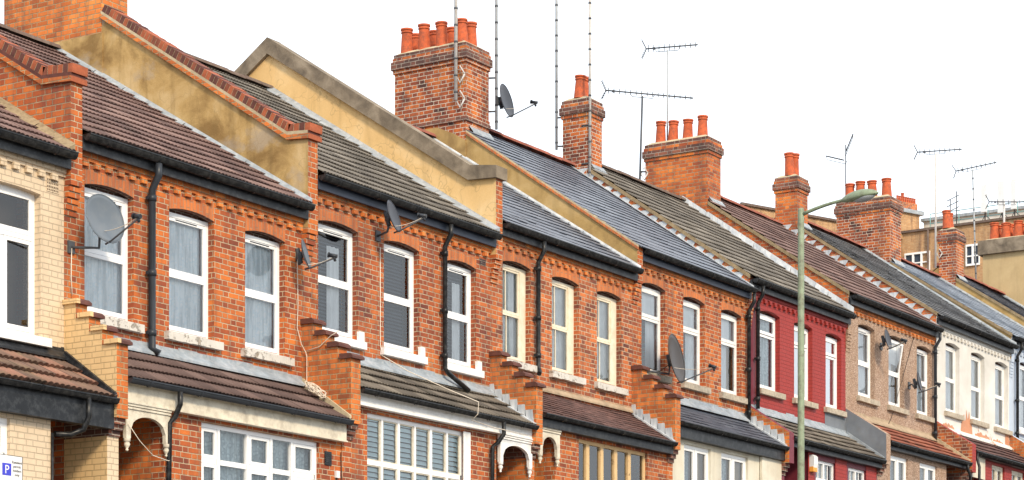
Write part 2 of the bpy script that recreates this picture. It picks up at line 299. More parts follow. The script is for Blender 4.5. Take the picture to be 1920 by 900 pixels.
# ------------------------------------------------------------------ mesh helper
class MB:
    def __init__(s): s.v = []; s.f = []; s.mi = []; s.uv = []; s.sm = []
    def face(s, pts, m=0, uv=None, smooth=False):
        i = len(s.v); s.v += [tuple(p) for p in pts]; s.f.append(tuple(range(i, i+len(pts)))); s.mi.append(m); s.sm.append(smooth)
        if uv is None:
            a = Vector(pts[0]); n = Vector((0, 0, 0))
            for k in range(1, len(pts)-1): n += (Vector(pts[k])-a).cross(Vector(pts[k+1])-a)
            if abs(n.z) > abs(n.x) and abs(n.z) > abs(n.y): uv = [(p[0], p[1]) for p in pts]
            elif abs(n.x) > abs(n.y): uv = [(p[1], p[2]) for p in pts]
            else: uv = [(p[0], p[2]) for p in pts]
        s.uv.append(uv); return s
    def box(s, x0, x1, y0, y1, z0, z1, m=0, ms=None):
        # ms: material for the faces towards +-X
        ms = m if ms is None else ms
        p = [(x, y, z) for z in (z0, z1) for y in (y0, y1) for x in (x0, x1)]
        for q, mm in (((0, 2, 3, 1), m), ((4, 5, 7, 6), m), ((0, 1, 5, 4), m), ((2, 6, 7, 3), m), ((0, 4, 6, 2), ms), ((1, 3, 7, 5), ms)):
            s.face([p[k] for k in q], mm)
        return s
    def prism(s, poly, x0, x1, m=0, ms=None):
        # poly: (y, z) outline, extruded along X
        ms = m if ms is None else ms
        ar = sum(poly[i][0]*poly[(i+1) % len(poly)][1]-poly[(i+1) % len(poly)][0]*poly[i][1] for i in range(len(poly)))
        if ar < 0: poly = poly[::-1]
        s.face([(x0, y, z) for y, z in poly[::-1]], ms); s.face([(x1, y, z) for y, z in poly], ms)
        for i in range(len(poly)):
            a, b = poly[i], poly[(i+1) % len(poly)]
            # brick courses on sloping tops read along the slope
            L = math.hypot(b[0]-a[0], b[1]-a[1]); uv = None
            if abs(b[0]-a[0]) > .01: uv = [(x0, a[0]), (x0, a[0]+L), (x1, a[0]+L), (x1, a[0])]
            s.face([(x0, a[0], a[1]), (x0, b[0], b[1]), (x1, b[0], b[1]), (x1, a[0], a[1])], m, uv)
        return s
    def prism_y(s, poly, y0, y1, m=0):
        # poly: (x, z) outline, extruded along Y
        ar = sum(poly[i][0]*poly[(i+1) % len(poly)][1]-poly[(i+1) % len(poly)][0]*poly[i][1] for i in range(len(poly)))
        if ar < 0: poly = poly[::-1]
        s.face([(x, y0, z) for x, z in poly], m); s.face([(x, y1, z) for x, z in poly[::-1]], m)
        for i in range(len(poly)):
            a, b = poly[i], poly[(i+1) % len(poly)]
            s.face([(a[0], y1, a[1]), (b[0], y1, b[1]), (b[0], y0, b[1]), (a[0], y0, a[1])], m)
        return s
    def tube(s, pts, r, n=6, m=0, r2=None, cap=True):
        pts = [Vector(p) for p in pts]; rings = []; T = len(pts)
        ref = None
        for i, p in enumerate(pts):
            d = (pts[min(i+1, T-1)]-pts[max(i-1, 0)]).normalized()
            if ref is None: ref = Vector((0, 0, 1)) if abs(d.z) < .9 else Vector((1, 0, 0))
            a = ref-d*ref.dot(d)
            if a.length < 1e-4: a = d.orthogonal()
            a.normalize(); b = d.cross(a); ref = a
            rr = r if r2 is None else r+(r2-r)*i/max(1, T-1)
            rings.append([p+(a*math.cos(2*math.pi*k/n)+b*math.sin(2*math.pi*k/n))*rr for k in range(n)])
        for i in range(T-1):
            for k in range(n):
                s.face([rings[i][k], rings[i][(k+1) % n], rings[i+1][(k+1) % n], rings[i+1][k]], m, smooth=True)
        if cap: s.face(rings[0][::-1], m); s.face(rings[-1], m)
        return s
    def lathe(s, prof, c, n=20, m=0, tilt=None):
        c = Vector(c); q = tilt or Matrix.Identity(3)
        def P(r, z, k): return c+q@Vector((r*math.cos(2*math.pi*k/n), r*math.sin(2*math.pi*k/n), z))
        for (r0, z0), (r1, z1) in zip(prof, prof[1:]):
            for k in range(n): s.face([P(r0, z0, k), P(r0, z0, k+1), P(r1, z1, k+1), P(r1, z1, k)], m, smooth=abs(z1-z0) > .015)
        return s
    def build(s, name, mats, parent=None, off=None):
        me = bpy.data.meshes.new(name); o = bpy.data.objects.new(name, me); C.objects.link(o)
        if off is None: off = parent_off(parent)
        me.from_pydata([(a-off[0], b-off[1], c-off[2]) for a, b, c in s.v], [], s.f)
        if not isinstance(mats, (list, tuple)): mats = [mats]
        for m in mats: me.materials.append(M[m] if isinstance(m, str) else m)
        me.polygons.foreach_set('material_index', s.mi); me.polygons.foreach_set('use_smooth', s.sm)
        ul = me.uv_layers.new(name='UVMap'); ul.data.foreach_set('uv', [c for f in s.uv for p in f for c in p])
        if any(s.sm):
            import bmesh
            b = bmesh.new(); b.from_mesh(me); bmesh.ops.remove_doubles(b, verts=b.verts, dist=1e-5); b.to_mesh(me); b.free()
        me.update()
        if parent is not None: o.parent = parent
        else: o.location = off
        return o
OFF = {}
def parent_off(p):
    if p is None: return (0, 0, 0)
    while p.name not in OFF: p = p.parent
    return OFF[p.name]
def tag(o, label, cat, group=None, kind=None):
    if label: o['label'] = label
    if cat: o['category'] = cat
    if group: o['group'] = group
    if kind: o['kind'] = kind
    return o
def thing(name, loc, label, cat, group=None):
    o = bpy.data.objects.new(name, None); C.objects.link(o); o.location = loc; o.empty_display_size = .2
    OFF[o.name] = tuple(loc); return tag(o, label, cat, group)
def copyto(o, parent, loc):
    c = o.copy(); C.objects.link(c); c.parent = parent; L = parent_off(parent); c.location = (loc[0]-L[0], loc[1]-L[1], loc[2]-L[2]); return c

# ------------------------------------------------------------------ ground
def gz(x):
    if x < 18: t = max(0, min(1, x/18)); return -1.6+(t*t*(3-2*t))*(1.39+1.6)
    return 1.39+.072*(min(x, 140)-18)
def strip(name, y0, y1, dz, mat_, x0=-60, x1=260, step=2., kind='structure', thick=None):
    b = MB(); n = int((x1-x0)/step)
    for i in range(n):
        a, c = x0+i*step, x0+(i+1)*step
        b.face([(a, y0, gz(a)+dz), (c, y0, gz(c)+dz), (c, y1, gz(c)+dz), (a, y1, gz(a)+dz)])
        if thick: b.face([(a, y0, gz(a)+dz-thick), (c, y0, gz(c)+dz-thick), (c, y0, gz(c)+dz), (a, y0, gz(a)+dz)]); b.face([(c, y1, gz(c)+dz-thick), (a, y1, gz(a)+dz-thick), (a, y1, gz(a)+dz), (c, y1, gz(c)+dz)])
    o = b.build(name, mat_); tag(o, None, None, kind=kind); return o
g = MB(); xs = [-900, -300, -60]+list(range(-58, 142, 4))+[200, 500, 1200]; ys = [-900, -200, -40, 0, 40, 200, 1200]
for a, c in zip(xs, xs[1:]):
    for d, e in zip(ys, ys[1:]): g.face([(a, d, gz(a)-.02), (c, d, gz(c)-.02), (c, e, gz(c)-.02), (a, e, gz(a)-.02)])
tag(g.build('ground', 'soil'), None, None, kind='structure')
strip('road', -14, -5.2, .0, 'asphalt'); strip('pavement', -5.0, -1.9, .12, 'paving', thick=.13); strip('pavement', -24, -14.2, .12, 'paving', thick=.13)
strip('kerb', -5.2, -5.0, .125, 'kerb', thick=.14); strip('kerb', -14.2, -14.0, .125, 'kerb', thick=.14)
strip('road_marking', -5.5, -5.42, .006, 'paint_yellow'); strip('road_marking', -5.7, -5.62, .006, 'paint_yellow')
strip('front_yard', -1.9, -.3, .1, 'paving', x0=16, x1=72, thick=.12)

# ------------------------------------------------------------------ roofs
def tile_mesh(x0, x1, y0, z0, s, length, gauge=.33, ripple=.0757, amp=.02, thick=.03, seed=0):
    """interlocking ribbed tiles: each course a rippled sheet with its own front edge"""
    rnd = random.Random(seed); b = MB(); cs, sn = 1/math.hypot(1, s), s/math.hypot(1, s)
    nx = max(2, int((x1-x0)/(ripple/4))); rows = int(math.ceil(length/gauge))
    prof = [0, .8, 1, .8]
    def P(i, t, off):
        x = x0+(x1-x0)*i/nx; h = amp*prof[i % 4]+off+.008*math.sin(x*1.25+t*.9+seed)+.003*math.sin(x*3.1-t*2.2)
        return (x, y0+t*cs-h*sn, z0+t*sn+h*cs)
    for r in range(rows):
        t0, t1 = r*gauge, min(length, (r+1)*gauge)
        jit = [rnd.uniform(-.003, .004) for _ in range(int((x1-x0)/.3)+2)]
        sag = rnd.uniform(-.004, .004)
        for i in range(nx):
            j = jit[int((x1-x0)*i/nx/.3)]
            a0 = P(i, t0+sag, thick+j); a1 = P(i+1, t0+sag, thick+j); b0 = P(i, t1+.01, .004+j*.5); b1 = P(i+1, t1+.01, .004+j*.5)
            u0, u1 = a0[0], a1[0]
            b.face([a0, a1, b1, b0], 0, [(u0, t0+.001), (u1, t0+.001), (u1, t1-.001), (u0, t1-.001)], True)
            c0 = P(i, t0+sag+.022, -.004); c1 = P(i+1, t0+sag+.022, -.004)
            b.face([c0, c1, a1, a0], 0, [(u0, t0+.001), (u1, t0+.001), (u1, t0+.002), (u0, t0+.002)])
    return b
def slate_mesh(x0, x1, y0, z0, s, length, gauge=.25, wid=.25, thick=.015, seed=0, miss=0.):
    rnd = random.Random(seed); b = MB(); cs, sn = 1/math.hypot(1, s), s/math.hypot(1, s)
    rows = int(math.ceil(length/gauge))
    def P(x, t, h):
        h += .008*math.sin(x*1.25+t*.9+seed); return (x, y0+t*cs-h*sn, z0+t*sn+h*cs)
    for r in range(rows):
        t0, t1 = r*gauge, min(length, (r+1)*gauge); x = x0-(wid/2 if r % 2 else 0)
        while x < x1:
            a, c = max(x, x0), min(x+wid-.004, x1); x += wid
            if c-a < .02: continue
            h = thick+rnd.uniform(0, .006); d = rnd.uniform(-.006, .006)
            if rnd.random() < miss: d -= rnd.uniform(.03, .09); h += .012
            h2 = h+rnd.uniform(-.003, .003)
            f = [P(a, t0+d, h), P(c, t0+d, h2), P(c, t1+.01, .002), P(a, t1+.01, .002)]
            uv = [(a+.001, t0+.001), (c-.001, t0+.001), (c-.001, t1-.001), (a+.001, t1-.001)]
            b.face(f, 0, uv); b.face([P(a, t0+d+.02, -.004), P(c, t0+d+.02, -.004), f[1], f[0]], 0, [uv[0]]*4)
            b.face([P(c, t0+d, 0), P(c, t1, 0), f[2], f[1]], 0, [uv[1]]*4); b.face([P(a, t1, 0), P(a, t0+d, 0), f[0], f[3]], 0, [uv[0]]*4)
    # solid underlay
    b.face([P(x0, 0, -.004), P(x1, 0, -.004), P(x1, length, -.004), P(x0, length, -.004)], 0)
    return b
def gutter(b, x0, x1, y, z, r=.06, m=0, brackets=1.0, seed=0):
    """half-round gutter with its top at z, seen from below"""
    n = 8
    for (ra, fl) in ((r, 0), (r-.008, 1)):
        for k in range(n):
            a0, a1 = math.pi+math.pi*k/n, math.pi+math.pi*(k+1)/n
            q = [(x0, y+ra*math.cos(a0), z+ra*1.35*math.sin(a0)), (x1, y+ra*math.cos(a0), z+ra*1.35*math.sin(a0)), (x1, y+ra*math.cos(a1), z+ra*1.35*math.sin(a1)), (x0, y+ra*math.cos(a1), z+ra*1.35*math.sin(a1))]
            b.face(q if not fl else q[::-1], m, smooth=True)
    for xx in (x0, x1):
        b.face([(xx, y+r*math.cos(math.pi+math.pi*k/n), z+r*1.35*math.sin(math.pi+math.pi*k/n)) for k in range(n+1)], m)
    rim = MB()
    b.box(x0, x1, y-r-.006, y-r+.004, z-.012, z+.004, m)
    x = x0+.35+random.Random(seed).random()*.3
    while x < x1-.1:
        rr = r+.008
        for k in range(n):
            a0, a1 = math.pi+math.pi*k/n, math.pi+math.pi*(k+1)/n
            b.face([(x-.02, y+rr*math.cos(a0), z+rr*1.35*math.sin(a0)), (x+.02, y+rr*math.cos(a0), z+rr*1.35*math.sin(a0)), (x+.02, y+rr*math.cos(a1), z+rr*1.35*math.sin(a1)), (x-.02, y+rr*math.cos(a1), z+rr*1.35*math.sin(a1))], m, smooth=True)
        x += brackets
def ridge_tiles(x0, x1, y, z, r=.11):
    b = MB(); x = x0; n = 7; rd = random.Random(int(x0*10))
    while x < x1-.02:
        e = min(x+.445, x1); dz = rd.uniform(-.008, .008)
        for k in range(n):
            a0, a1 = math.pi*k/n, math.pi*(k+1)/n
            b.face([(x, y+r*math.cos(a0), z+dz+r*math.sin(a0)*.8), (e, y+r*math.cos(a0), z+dz+r*math.sin(a0)*.8), (e, y+r*math.cos(a1), z+dz+r*math.sin(a1)*.8), (x, y+r*math.cos(a1), z+dz+r*math.sin(a1)*.8)], 0, smooth=True)
        for q in (x, e): b.face([(q, y+r*math.cos(math.pi*k/n), z+dz+r*math.sin(math.pi*k/n)*.8) for k in range(n+1)])
        x += .45
    return b
RY = 4.75
RYD = dict(A=4.9, B=4.85, C=4.62, D=4.4, E=4.05, F=4.0, G=4.0, H=4.0, I=4.0, J=4.0, K=4.0)
def zr(h, s, y): return h+.0+s*(y+.2)

# ------------------------------------------------------------------ walls with openings
def wall(x0, x1, z0, z1, y, thick, holes, m=0, mr=None):
    b = MB(); mr = m if mr is None else mr
    xs = sorted({x0, x1, *[v for h in holes for v in (h[0], h[1])]}); zs = sorted({z0, z1, *[v for h in holes for v in (h[2], h[3])]})
    for a, c in zip(xs, xs[1:]):
        for d, e in zip(zs, zs[1:]):
            mx_, mz_ = (a+c)/2, (d+e)/2
            if any(h[0] < mx_ < h[1] and h[2] < mz_ < h[3] for h in holes): continue
            b.face([(a, y, d), (c, y, d), (c, y, e), (a, y, e)], m)
            b.face([(c, y+thick, d), (a, y+thick, d), (a, y+thick, e), (c, y+thick, e)], m)
    for h in holes:
        a, c, d, e = h; t = y+thick
        b.face([(a, t, d), (a, y, d), (a, y, e), (a, t, e)], mr); b.face([(c, y, d), (c, t, d), (c, t, e), (c, y, e)], mr)
        b.face([(a, y, e), (c, y, e), (c, t, e), (a, t, e)], mr); b.face([(a, t, d), (c, t, d), (c, y, d), (a, y, d)], mr)
    b.face([(x0, y, z0), (x0, y+thick, z0), (x0, y+thick, z1), (x0, y, z1)], m); b.face([(x1, y+thick, z0), (x1, y, z0), (x1, y, z1), (x1, y+thick, z1)], m)
    b.face([(x0, y, z1), (x1, y, z1), (x1, y+thick, z1), (x0, y+thick, z1)], m); b.face([(x0, y+thick, z0), (x1, y+thick, z0), (x1, y, z0), (x0, y, z0)], m)
    return b
def arch_lintel(x0, x1, zt, zs, rise=.06, y=-.004, d=.12, m=0, ms=1):
    """flat-topped lintel of upright bricks with a segmental soffit"""
    b = MB(); n = 10; e = .0
    def za(k): t = k/n*2-1; return zs+rise*(1-t*t)
    X = [x0+(x1-x0)*k/n for k in range(n+1)]
    for k in range(n):
        b.face([(X[k], y, za(k)), (X[k+1], y, za(k+1)), (X[k+1], y, zt), (X[k], y, zt)], m)
        b.face([(X[k], y+d, za(k)), (X[k+1], y+d, za(k+1)), (X[k+1], y, za(k+1)), (X[k], y, za(k))], ms)
        b.face([(X[k+1], y+d, za(k+1)), (X[k], y+d, za(k)), (X[k], y+d, zt), (X[k+1], y+d, zt)], ms)
    b.face([(x0, y+d, zs), (x0, y, zs), (x0, y, zt), (x0, y+d, zt)], m); b.face([(x1, y, zs), (x1, y+d, zs), (x1, y+d, zt), (x1, y, zt)], m)
    b.face([(x0, y, zt), (x1, y, zt), (x1, y+d, zt), (x0, y+d, zt)], m)
    return b
def ring(b, x0, x1, z0, z1, y0, y1, w, m=0, wt=None, wb=None):
    wt = w if wt is None else wt; wb = w if wb is None else wb
    b.box(x0, x0+w, y0, y1, z0, z1, m); b.box(x1-w, x1, y0, y1, z0, z1, m)
    b.box(x0+w, x1-w, y0, y1, z0, z0+wb, m); b.box(x0+w, x1-w, y0, y1, z1-wt, z1, m)
def curtain(x0, x1, z0, z1, y, amp=.02, per=.11, seed=0, gather=0.):
    b = MB(); n = max(4, int((x1-x0)/.015)); rd = random.Random(seed); ph = rd.random()*6; k2 = 1+.3*rd.random()
    def Y(x): return y+amp*math.sin(x/per*6.283+ph+1.3*math.sin(x*5.1*k2+ph))+amp*.5*math.sin(x/per*2.9+ph)
    for i in range(n):
        a, c = x0+(x1-x0)*i/n, x0+(x1-x0)*(i+1)/n
        b.face([(a, Y(a), z0), (c, Y(c), z0), (c, Y(c), z1), (a, Y(a), z1)], 0, smooth=True)
    return b
def blind(x0, x1, z0, z1, y, gap=.05, tilt=.6):
    b = MB(); z = z0
    while z < z1:
        b.face([(x0, y-.02, z), (x1, y-.02, z), (x1, y+.02, z+gap*tilt), (x0, y+.02, z+gap*tilt)]); z += gap
    return b
def window(root, x0, x1, z0, z1, kind, mat_, cur, seed=0, y=0., sill='sill_stone', rev=.105, glass='glass', tilt=False):
    """a window set back in its opening; z1 is the arch springing"""
    yf = y+rev; z1 = z1+(-.005 if kind != 'casement' else .03); f = MB(); dp = .07
    f.box(x0, x1, yf+.035, yf+.06, z1, z1+.11, 2)  # dark panel puts the arch soffit's shadow and soot above the frame
    fw = {'sash': .06, 'upvc': .05, 'casement': .055, 'old': .055}.get(kind, .05)
    ring(f, x0, x1, z0, z1, yf, yf+dp, fw, wt=.06, wb=.06)
    if kind == 'old': f.box(x1-.2, x1-fw, yf-.01, yf+dp, z0+.06, z1-.06)   # deep sash box on the far side
    lights = []
    X0, X1, Z0, Z1 = x0+fw, x1-fw-(.14 if kind == 'old' else 0), z0+.06, z1-.06; H = Z1-Z0
    if kind in ('upvc', 'sash', 'old'):
        zm = Z0+H*.5; lights = [(X0, X1, Z0, zm-.005, 0.), (X0, X1, zm+.005, Z1, .018)]
    elif kind == 'toplight':
        zm = Z0+H*.66; lights = [(X0, X1, Z0, zm-.005, 0.), (X0, X1, zm+.005, Z1, .0)]
    elif kind == 'smalltop':
        zm = Z0+H*.76; lights = [(X0, X1, Z0, zm-.005, .005), (X0, X1, zm+.005, Z1, .0)]
    elif kind == 'casement':
        zm = Z0+H*.69; xm = x0+(x1-x0)*.5; f.box(xm-.03, xm+.03, yf, yf+dp-.01, Z0, zm-.03); f.box(X0, X1, yf-.01, yf+dp, zm-.03, zm+.03)
        lights = [(X0, xm-.035, Z0, zm-.035, 0.), (xm+.035, X1, Z0, zm-.035, 0.), (X0, X1, zm+.035, Z1, .0)]
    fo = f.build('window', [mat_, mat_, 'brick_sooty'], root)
    sw = {'old': .035, 'sash': .04}.get(kind, .048)
    gb = MB()
    for i, (a, c, d, e, back) in enumerate(lights):
        s = MB(); yo = yf+(.012 if back == 0 else .03)
        if tilt and i == 1:   # top light tilted outwards at its head
            ring(s, a, c, d, e, 0, .035, sw); T = .16
            s.v = [(vx, yf+.0+vy-(vz-d)*T, vz-(vz-d)*.012) for vx, vy, vz in s.v]
            gb.face([(a+sw, yf+.015-sw*T, d+sw), (c-sw, yf+.015-sw*T, d+sw), (c-sw, yf+.015-(e-d-sw)*T, e-sw), (a+sw, yf+.015-(e-d-sw)*T, e-sw)])
        else:
            ring(s, a, c, d, e, yo-.02, yo+.025, sw, wb=sw*1.25)
            if kind == 'old': s.box(a+(c-a)*.36-.009, a+(c-a)*.36+.009, yo-.01, yo+.015, d+sw*1.25, e-sw)
            gb.face([(a+sw, yo, d+sw), (c-sw, yo, d+sw), (c-sw, yo, e-sw), (a+sw, yo, e-sw)])
        if kind == 'upvc' and i == 1: s.box(a+(c-a)*.25, a+(c-a)*.78, yo-.026, yo-.02, e-.03, e-.018, 1)
        s.build('sash', [mat_, 'grey_plastic'], fo)
    gb.build('pane', glass, fo)
    yc = yf+(.092 if cur in ('lace', 'lace_dim', 'white', 'grey', 'part', 'tan') else .13); xa, xb, za, zb = x0-.02, x1+.02, z0-.02, z1+.1
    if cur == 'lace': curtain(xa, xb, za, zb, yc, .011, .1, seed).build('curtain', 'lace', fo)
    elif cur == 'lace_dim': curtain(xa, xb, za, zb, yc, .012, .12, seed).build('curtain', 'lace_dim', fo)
    elif cur == 'grey': curtain(xa, xb, za, zb, yc, .014, .13, seed).build('curtain', 'cloth_grey', fo)
    elif cur == 'white': curtain(xa, xb, za, zb, yc, .013, .16, seed).build('curtain', 'cloth_white', fo)
    elif cur == 'part':
        curtain(xa+(xb-xa)*.5, xb, za, zb, yc, .014, .12, seed).build('curtain', 'cloth_white', fo)
        MB().box(xa, xb, yc-.018, yc-.016, za+(zb-za)*.62, zb).build('light_shade_sheet', 'cloth_white', fo)  # white sheet stands in for sky reflected in the top light
        MB().box(xa, xb, yc+.3, yc+.31, za, zb).build('light_shade_sheet', 'dark_backing', fo)  # dark sheet added as the unlit room behind
    elif cur == 'tan':
        MB().box(xa, xb, yc-.018, yc-.016, za+(zb-za)*.62, zb).build('light_shade_sheet', 'cloth_white', fo)  # white sheet painted as bright sky reflection across the upper part
        curtain(xa, xa+(xb-xa)*.7, za, zb, yc, .014, .12, seed).build('curtain', 'cloth_white', fo)
        curtain(xa+(xb-xa)*.6, xb, za, zb, yc+.06, .03, .12, seed+3).build('curtain', 'cloth_tan', fo)
    elif cur == 'blind': 
        if seed % 2: curtain(xa+(xb-xa)*.5, xa+(xb-xa)*.78, za, za+(zb-za)*.8, yc-.03, .012, .1, seed).build('curtain', 'cloth_white', fo)
        blind(xa, xb, za, zb, yc+.02, .055, .75).build('venetian_blind', 'slat', fo); MB().box(xa, xb, yc+.1, yc+.11, za, zb).build('light_shade_sheet', 'dark_backing', fo)  # dark sheet behind the slats stands in for room darkness
    elif cur == 'shutter':
        blind(xa, xb, za, zb, yc-.02, .075, .95).build('louvre_shutter', 'shutter', fo); MB().box(xa, xb, yc+.06, yc+.07, za, zb).build('light_shade_sheet', 'dark_backing', fo)  # dark sheet behind the louvres stands in for room darkness
    elif cur == 'dark': MB().box(xa, xb, yc+.12, yc+.13, za, zb).build('light_shade_sheet', 'dark_backing', fo)  # dark sheet paints the unlit room
    elif cur == 'brown':
        MB().box(xa, xb, yc+.2, yc+.21, za, zb).build('light_shade_sheet', 'brownish', fo); curtain(xa, xa+(xb-xa)*.45, za, zb, yc, .02, .12, seed).build('curtain', 'cloth_grey', fo)  # brown sheet stands in for the dim room behind the curtain
    if sill:
        s = MB(); rd = random.Random(seed); n = 12; a, c = x0-.1, x1+.12
        for i in range(n):
            p, q = a+(c-a)*i/n, a+(c-a)*(i+1)/n; j = rd.uniform(-.006, .006) if sill == 'sill_peel' else 0
            s.box(p, q, y-.085+j, y+rev+.02, z0-.115+j, z0-.004+j*.5)
        s.build('sill', sill, fo)
        if sill == 'sill_white' and x0 > 24: MB().box(x1-.03, x1+.10, y-.05, y-.002, z0-.001, z0+.15).build('sill_block', 'sill_white', fo)
    return fo
def pipe(root, pts, r=.038, m='black', name='drainpipe', collars=()):
    b = MB(); b.tube(pts, r, 8)
    for (x, y, z) in collars: b.tube([(x, y, z-.04), (x, y, z+.04)], r+.011, 8); b.box(x-.075, x+.075, y+.01, y+.05, z-.02, z+.02)
    return b.build(name, m, root)

# ------------------------------------------------------------------ chimneys
def pot_mesh(r=.118, h=.48, kind=0):
    b = MB()
    if kind == 0: prof = [(r*1.08, 0), (r*1.05, .03), (r*.86, h*.78), (r*.86, h*.8), (r*.98, h*.82), (r*.98, h*.86), (r*.9, h*.88), (r*.92, h*.91), (r*1.04, h*.93), (r*1.04, h), (r*.8, h), (r*.78, h*.5)]
    else: prof = [(r, 0), (r*.96, h*.86), (r*1.1, h*.88), (r*1.1, h*.97), (r*1.0, h), (r*.8, h), (r*.78, h*.5)]
    b.lathe(prof, (0, 0, 0), 20)
    b.face([(r*.78*math.cos(2*math.pi*k/20), r*.78*math.sin(2*math.pi*k/20), h*.5) for k in range(20)], 0)
    return b
def stack(root, x0, x1, y0, y1, zb, zt, pots, side='brick_stack', seed=0, band=True, plinth=None, concrete=False, ph=.48, pr=.118, kind=0):
    rd = random.Random(seed); b = MB()
    zc = zt-.42; x0 -= .008
    b.box(x0, x1, y0, y1, zb, zc, 0)
    if not concrete:
        # corbelled head: courses stepping out and in again
        for i, (dz, e, mm) in enumerate([(0, .025, 0), (.075, .055, 1), (.15, .055, 1), (.225, .03, 0), (.3, .012, 1)]):
            b.box(x0-e, x1+e, y0-e, y1+e, zc+dz, zc+dz+.075, mm)
        zt2 = zc+.375
        if band: b.box(x0-.028, x1+.028, y0-.028, y1+.028, zb+.45, zb+.525, 1); b.box(x0-.014, x1+.014, y0-.014, y1+.014, zb+.525, zb+.6, 0)
    else:
        b.box(x0-.12, x1+.12, y0-.12, y1+.12, zc, zc+.42, 2); zt2 = zc+.42
    # mortar flaunching on top, sloping up to the pots
    a = [(x0+.0, y0+.0), (x1-.0, y0+.0), (x1-.0, y1-.0), (x0+.0, y1-.0)]; q = [(x0+.1, y0+.1), (x1-.1, y0+.1), (x1-.1, y1-.1), (x0+.1, y1-.1)]
    for k in range(4):
        k2 = (k+1) % 4; b.face([(*a[k], zt2), (*a[k2], zt2), (*q[k2], zt2+.07), (*q[k], zt2+.07)], 3)
    b.face([(*p, zt2+.07) for p in q], 3)
    o = b.build('chimney_stack', [side, 'brick_sooty', 'concrete', 'mortar'], root)
    first = None; L = parent_off(root)
    for (px, py) in pots:
        if first is None: first = pot_mesh(pr, ph, kind).build('chimney_pot', 'terracotta', o, off=(0, 0, 0)); p = first
        else: p = first.copy(); C.objects.link(p); p.parent = o
        p.location = (px-L[0], py-L[1], zt2+.05-L[2]); p.rotation_euler = (rd.uniform(-.05, .05), rd.uniform(-.05, .05), rd.uniform(0, 6)); k = rd.uniform(.93, 1.06); p.scale = (1, 1, k)
    return o

# ------------------------------------------------------------------ the terrace
PWX = dict(A0=(16.6, 16.82), AB=(21.68, 21.89), BC=(26.63, 26.86), CD=(31.68, 31.88), DE=(36.42, 36.62), EF=(41.04, 41.25), FG=(45.82, 46.05), GH=(50.83, 51.07), HI=(55.83, 56.05), IJ=(61.0, 61.2), JK=(66.1, 66.3), KL=(71.2, 71.4))
ORD = ['A', 'B', 'C', 'D', 'E', 'F', 'G', 'H', 'I', 'J', 'K']
H = dict(A=7.44, B=7.74, C=8.24, D=8.48, E=8.89, F=9.11, G=9.56, H=9.88, I=10.12, J=10.45, K=10.75)
S = dict(A=.60, B=.605, C=.64, D=.655, E=.70, F=.705, G=.695, H=.695, I=.665, J=.665, K=.65)
WALL = dict(A='cream_brick', B='brick', C='brick_c', D='brick_red', E='brick', F='red_paint', G='pebble', H='white_wall', I='blue_wall', J='white_wall', K='brick')
ROOF = dict(A=('t', 'tile_brown'), B=('t', 'tile_brown'), C=('t', 'tile_grey'), D=('s', 'slate_blue'), E=('s', 'slate_blue'), F=('t', 'tile_grey'), G=('t', 'tile_brown'), H=('s', 'slate_dark'), I=('s', 'slate_light'), J=('s', 'slate_navy'), K=('s', 'slate_blue'))
RIDGE = dict(A='ridge_dark', B='ridge_dark', C='ridge_dark', D='ridge_red', E='ridge_red', F='ridge_dark', G='ridge_red', H='ridge_red', I='ridge_red', J='ridge_red', K='ridge_red')
CAN = dict(A=('t', 'tile_moss'), B=('t', 'tile_dkbrown'), C=('t', 'tile_worn'), D=('s', 'tile_maroon'), E=('s', 'slate_navy'), F=('t', 'tile_worn'), G=('t', 'tile_red'), H=('t', 'tile_maroon'), I=('t', 'tile_red'), J=('s', 'slate_navy'), K=('t', 'tile_brown'))
WIN = dict(A=[(16.95+.2, 18.1), (18.55, 19.7), (20.11, 21.26)], B=[(22.06, 23.0), (23.71, 24.65), (25.33, 26.24)], C=[(27.03, 28.02), (28.69, 29.64), (30.41, 31.27)], D=[(32.07, 32.95), (33.64, 34.54), (35.17, 36.04)],
           E=[(36.79, 37.69), (38.40, 39.27), (39.96, 40.83)], F=[(41.66, 42.57), (43.25, 44.14), (44.8, 45.6)], G=[(46.49, 47.38), (48.16, 49.05), (49.80, 50.68)], H=[(51.56, 52.45), (53.21, 54.11), (54.84, 55.74)],
           I=[(56.6, 57.5), (58.2, 59.1), (59.8, 60.7)], J=[(61.7, 62.6), (63.3, 64.2), (64.9, 65.8)], K=[(66.8, 67.7), (68.4, 69.3), (70.0, 70.9)])
WT = dict(A=-.59, B=-.59, C=-.62, D=-.58, E=-.57, F=-.54, G=-.54, H=-.53, I=-.54, J=-.54, K=-.54)   # springing below gutter top
WS = dict(A=-2.40, B=-2.26, C=-2.27, D=-2.2, E=-2.18, F=-2.1, G=-2.1, H=-2.15, I=-2.26, J=-2.15, K=-2.15)
WK = dict(A=[('casement', 'upvc', 'brown')]*3, B=[('upvc', 'upvc', 'lace')]*3, C=[('upvc', 'upvc', 'blind')]*3, D=[('old', 'cream_wood', 'grey')]*3, E=[('toplight', 'white_wood', 'part'), ('toplight', 'white_wood', 'part'), ('toplight', 'white_wood', 'tan')],
          F=[('smalltop', 'upvc', 'lace_dim'), ('smalltop', 'upvc', 'white'), ('smalltop', 'upvc', 'white')], G=[('upvc', 'upvc', 'white'), ('upvc', 'upvc', 'tan'), ('upvc', 'upvc', 'grey')], H=[('sash', 'white_wood', 'grey')]*3, I=[('sash', 'upvc', 'grey')]*3, J=[('sash', 'upvc', 'grey')]*3, K=[('sash', 'upvc', 'grey')]*3)
SILL = dict(A='sill_white', B='sill_peel', C='sill_white', D='sill_peel', E='sill_stone', F='sill_stone', G='sill_stone', H='sill_stone', I='sill_white', J='sill_stone', K='sill_stone')
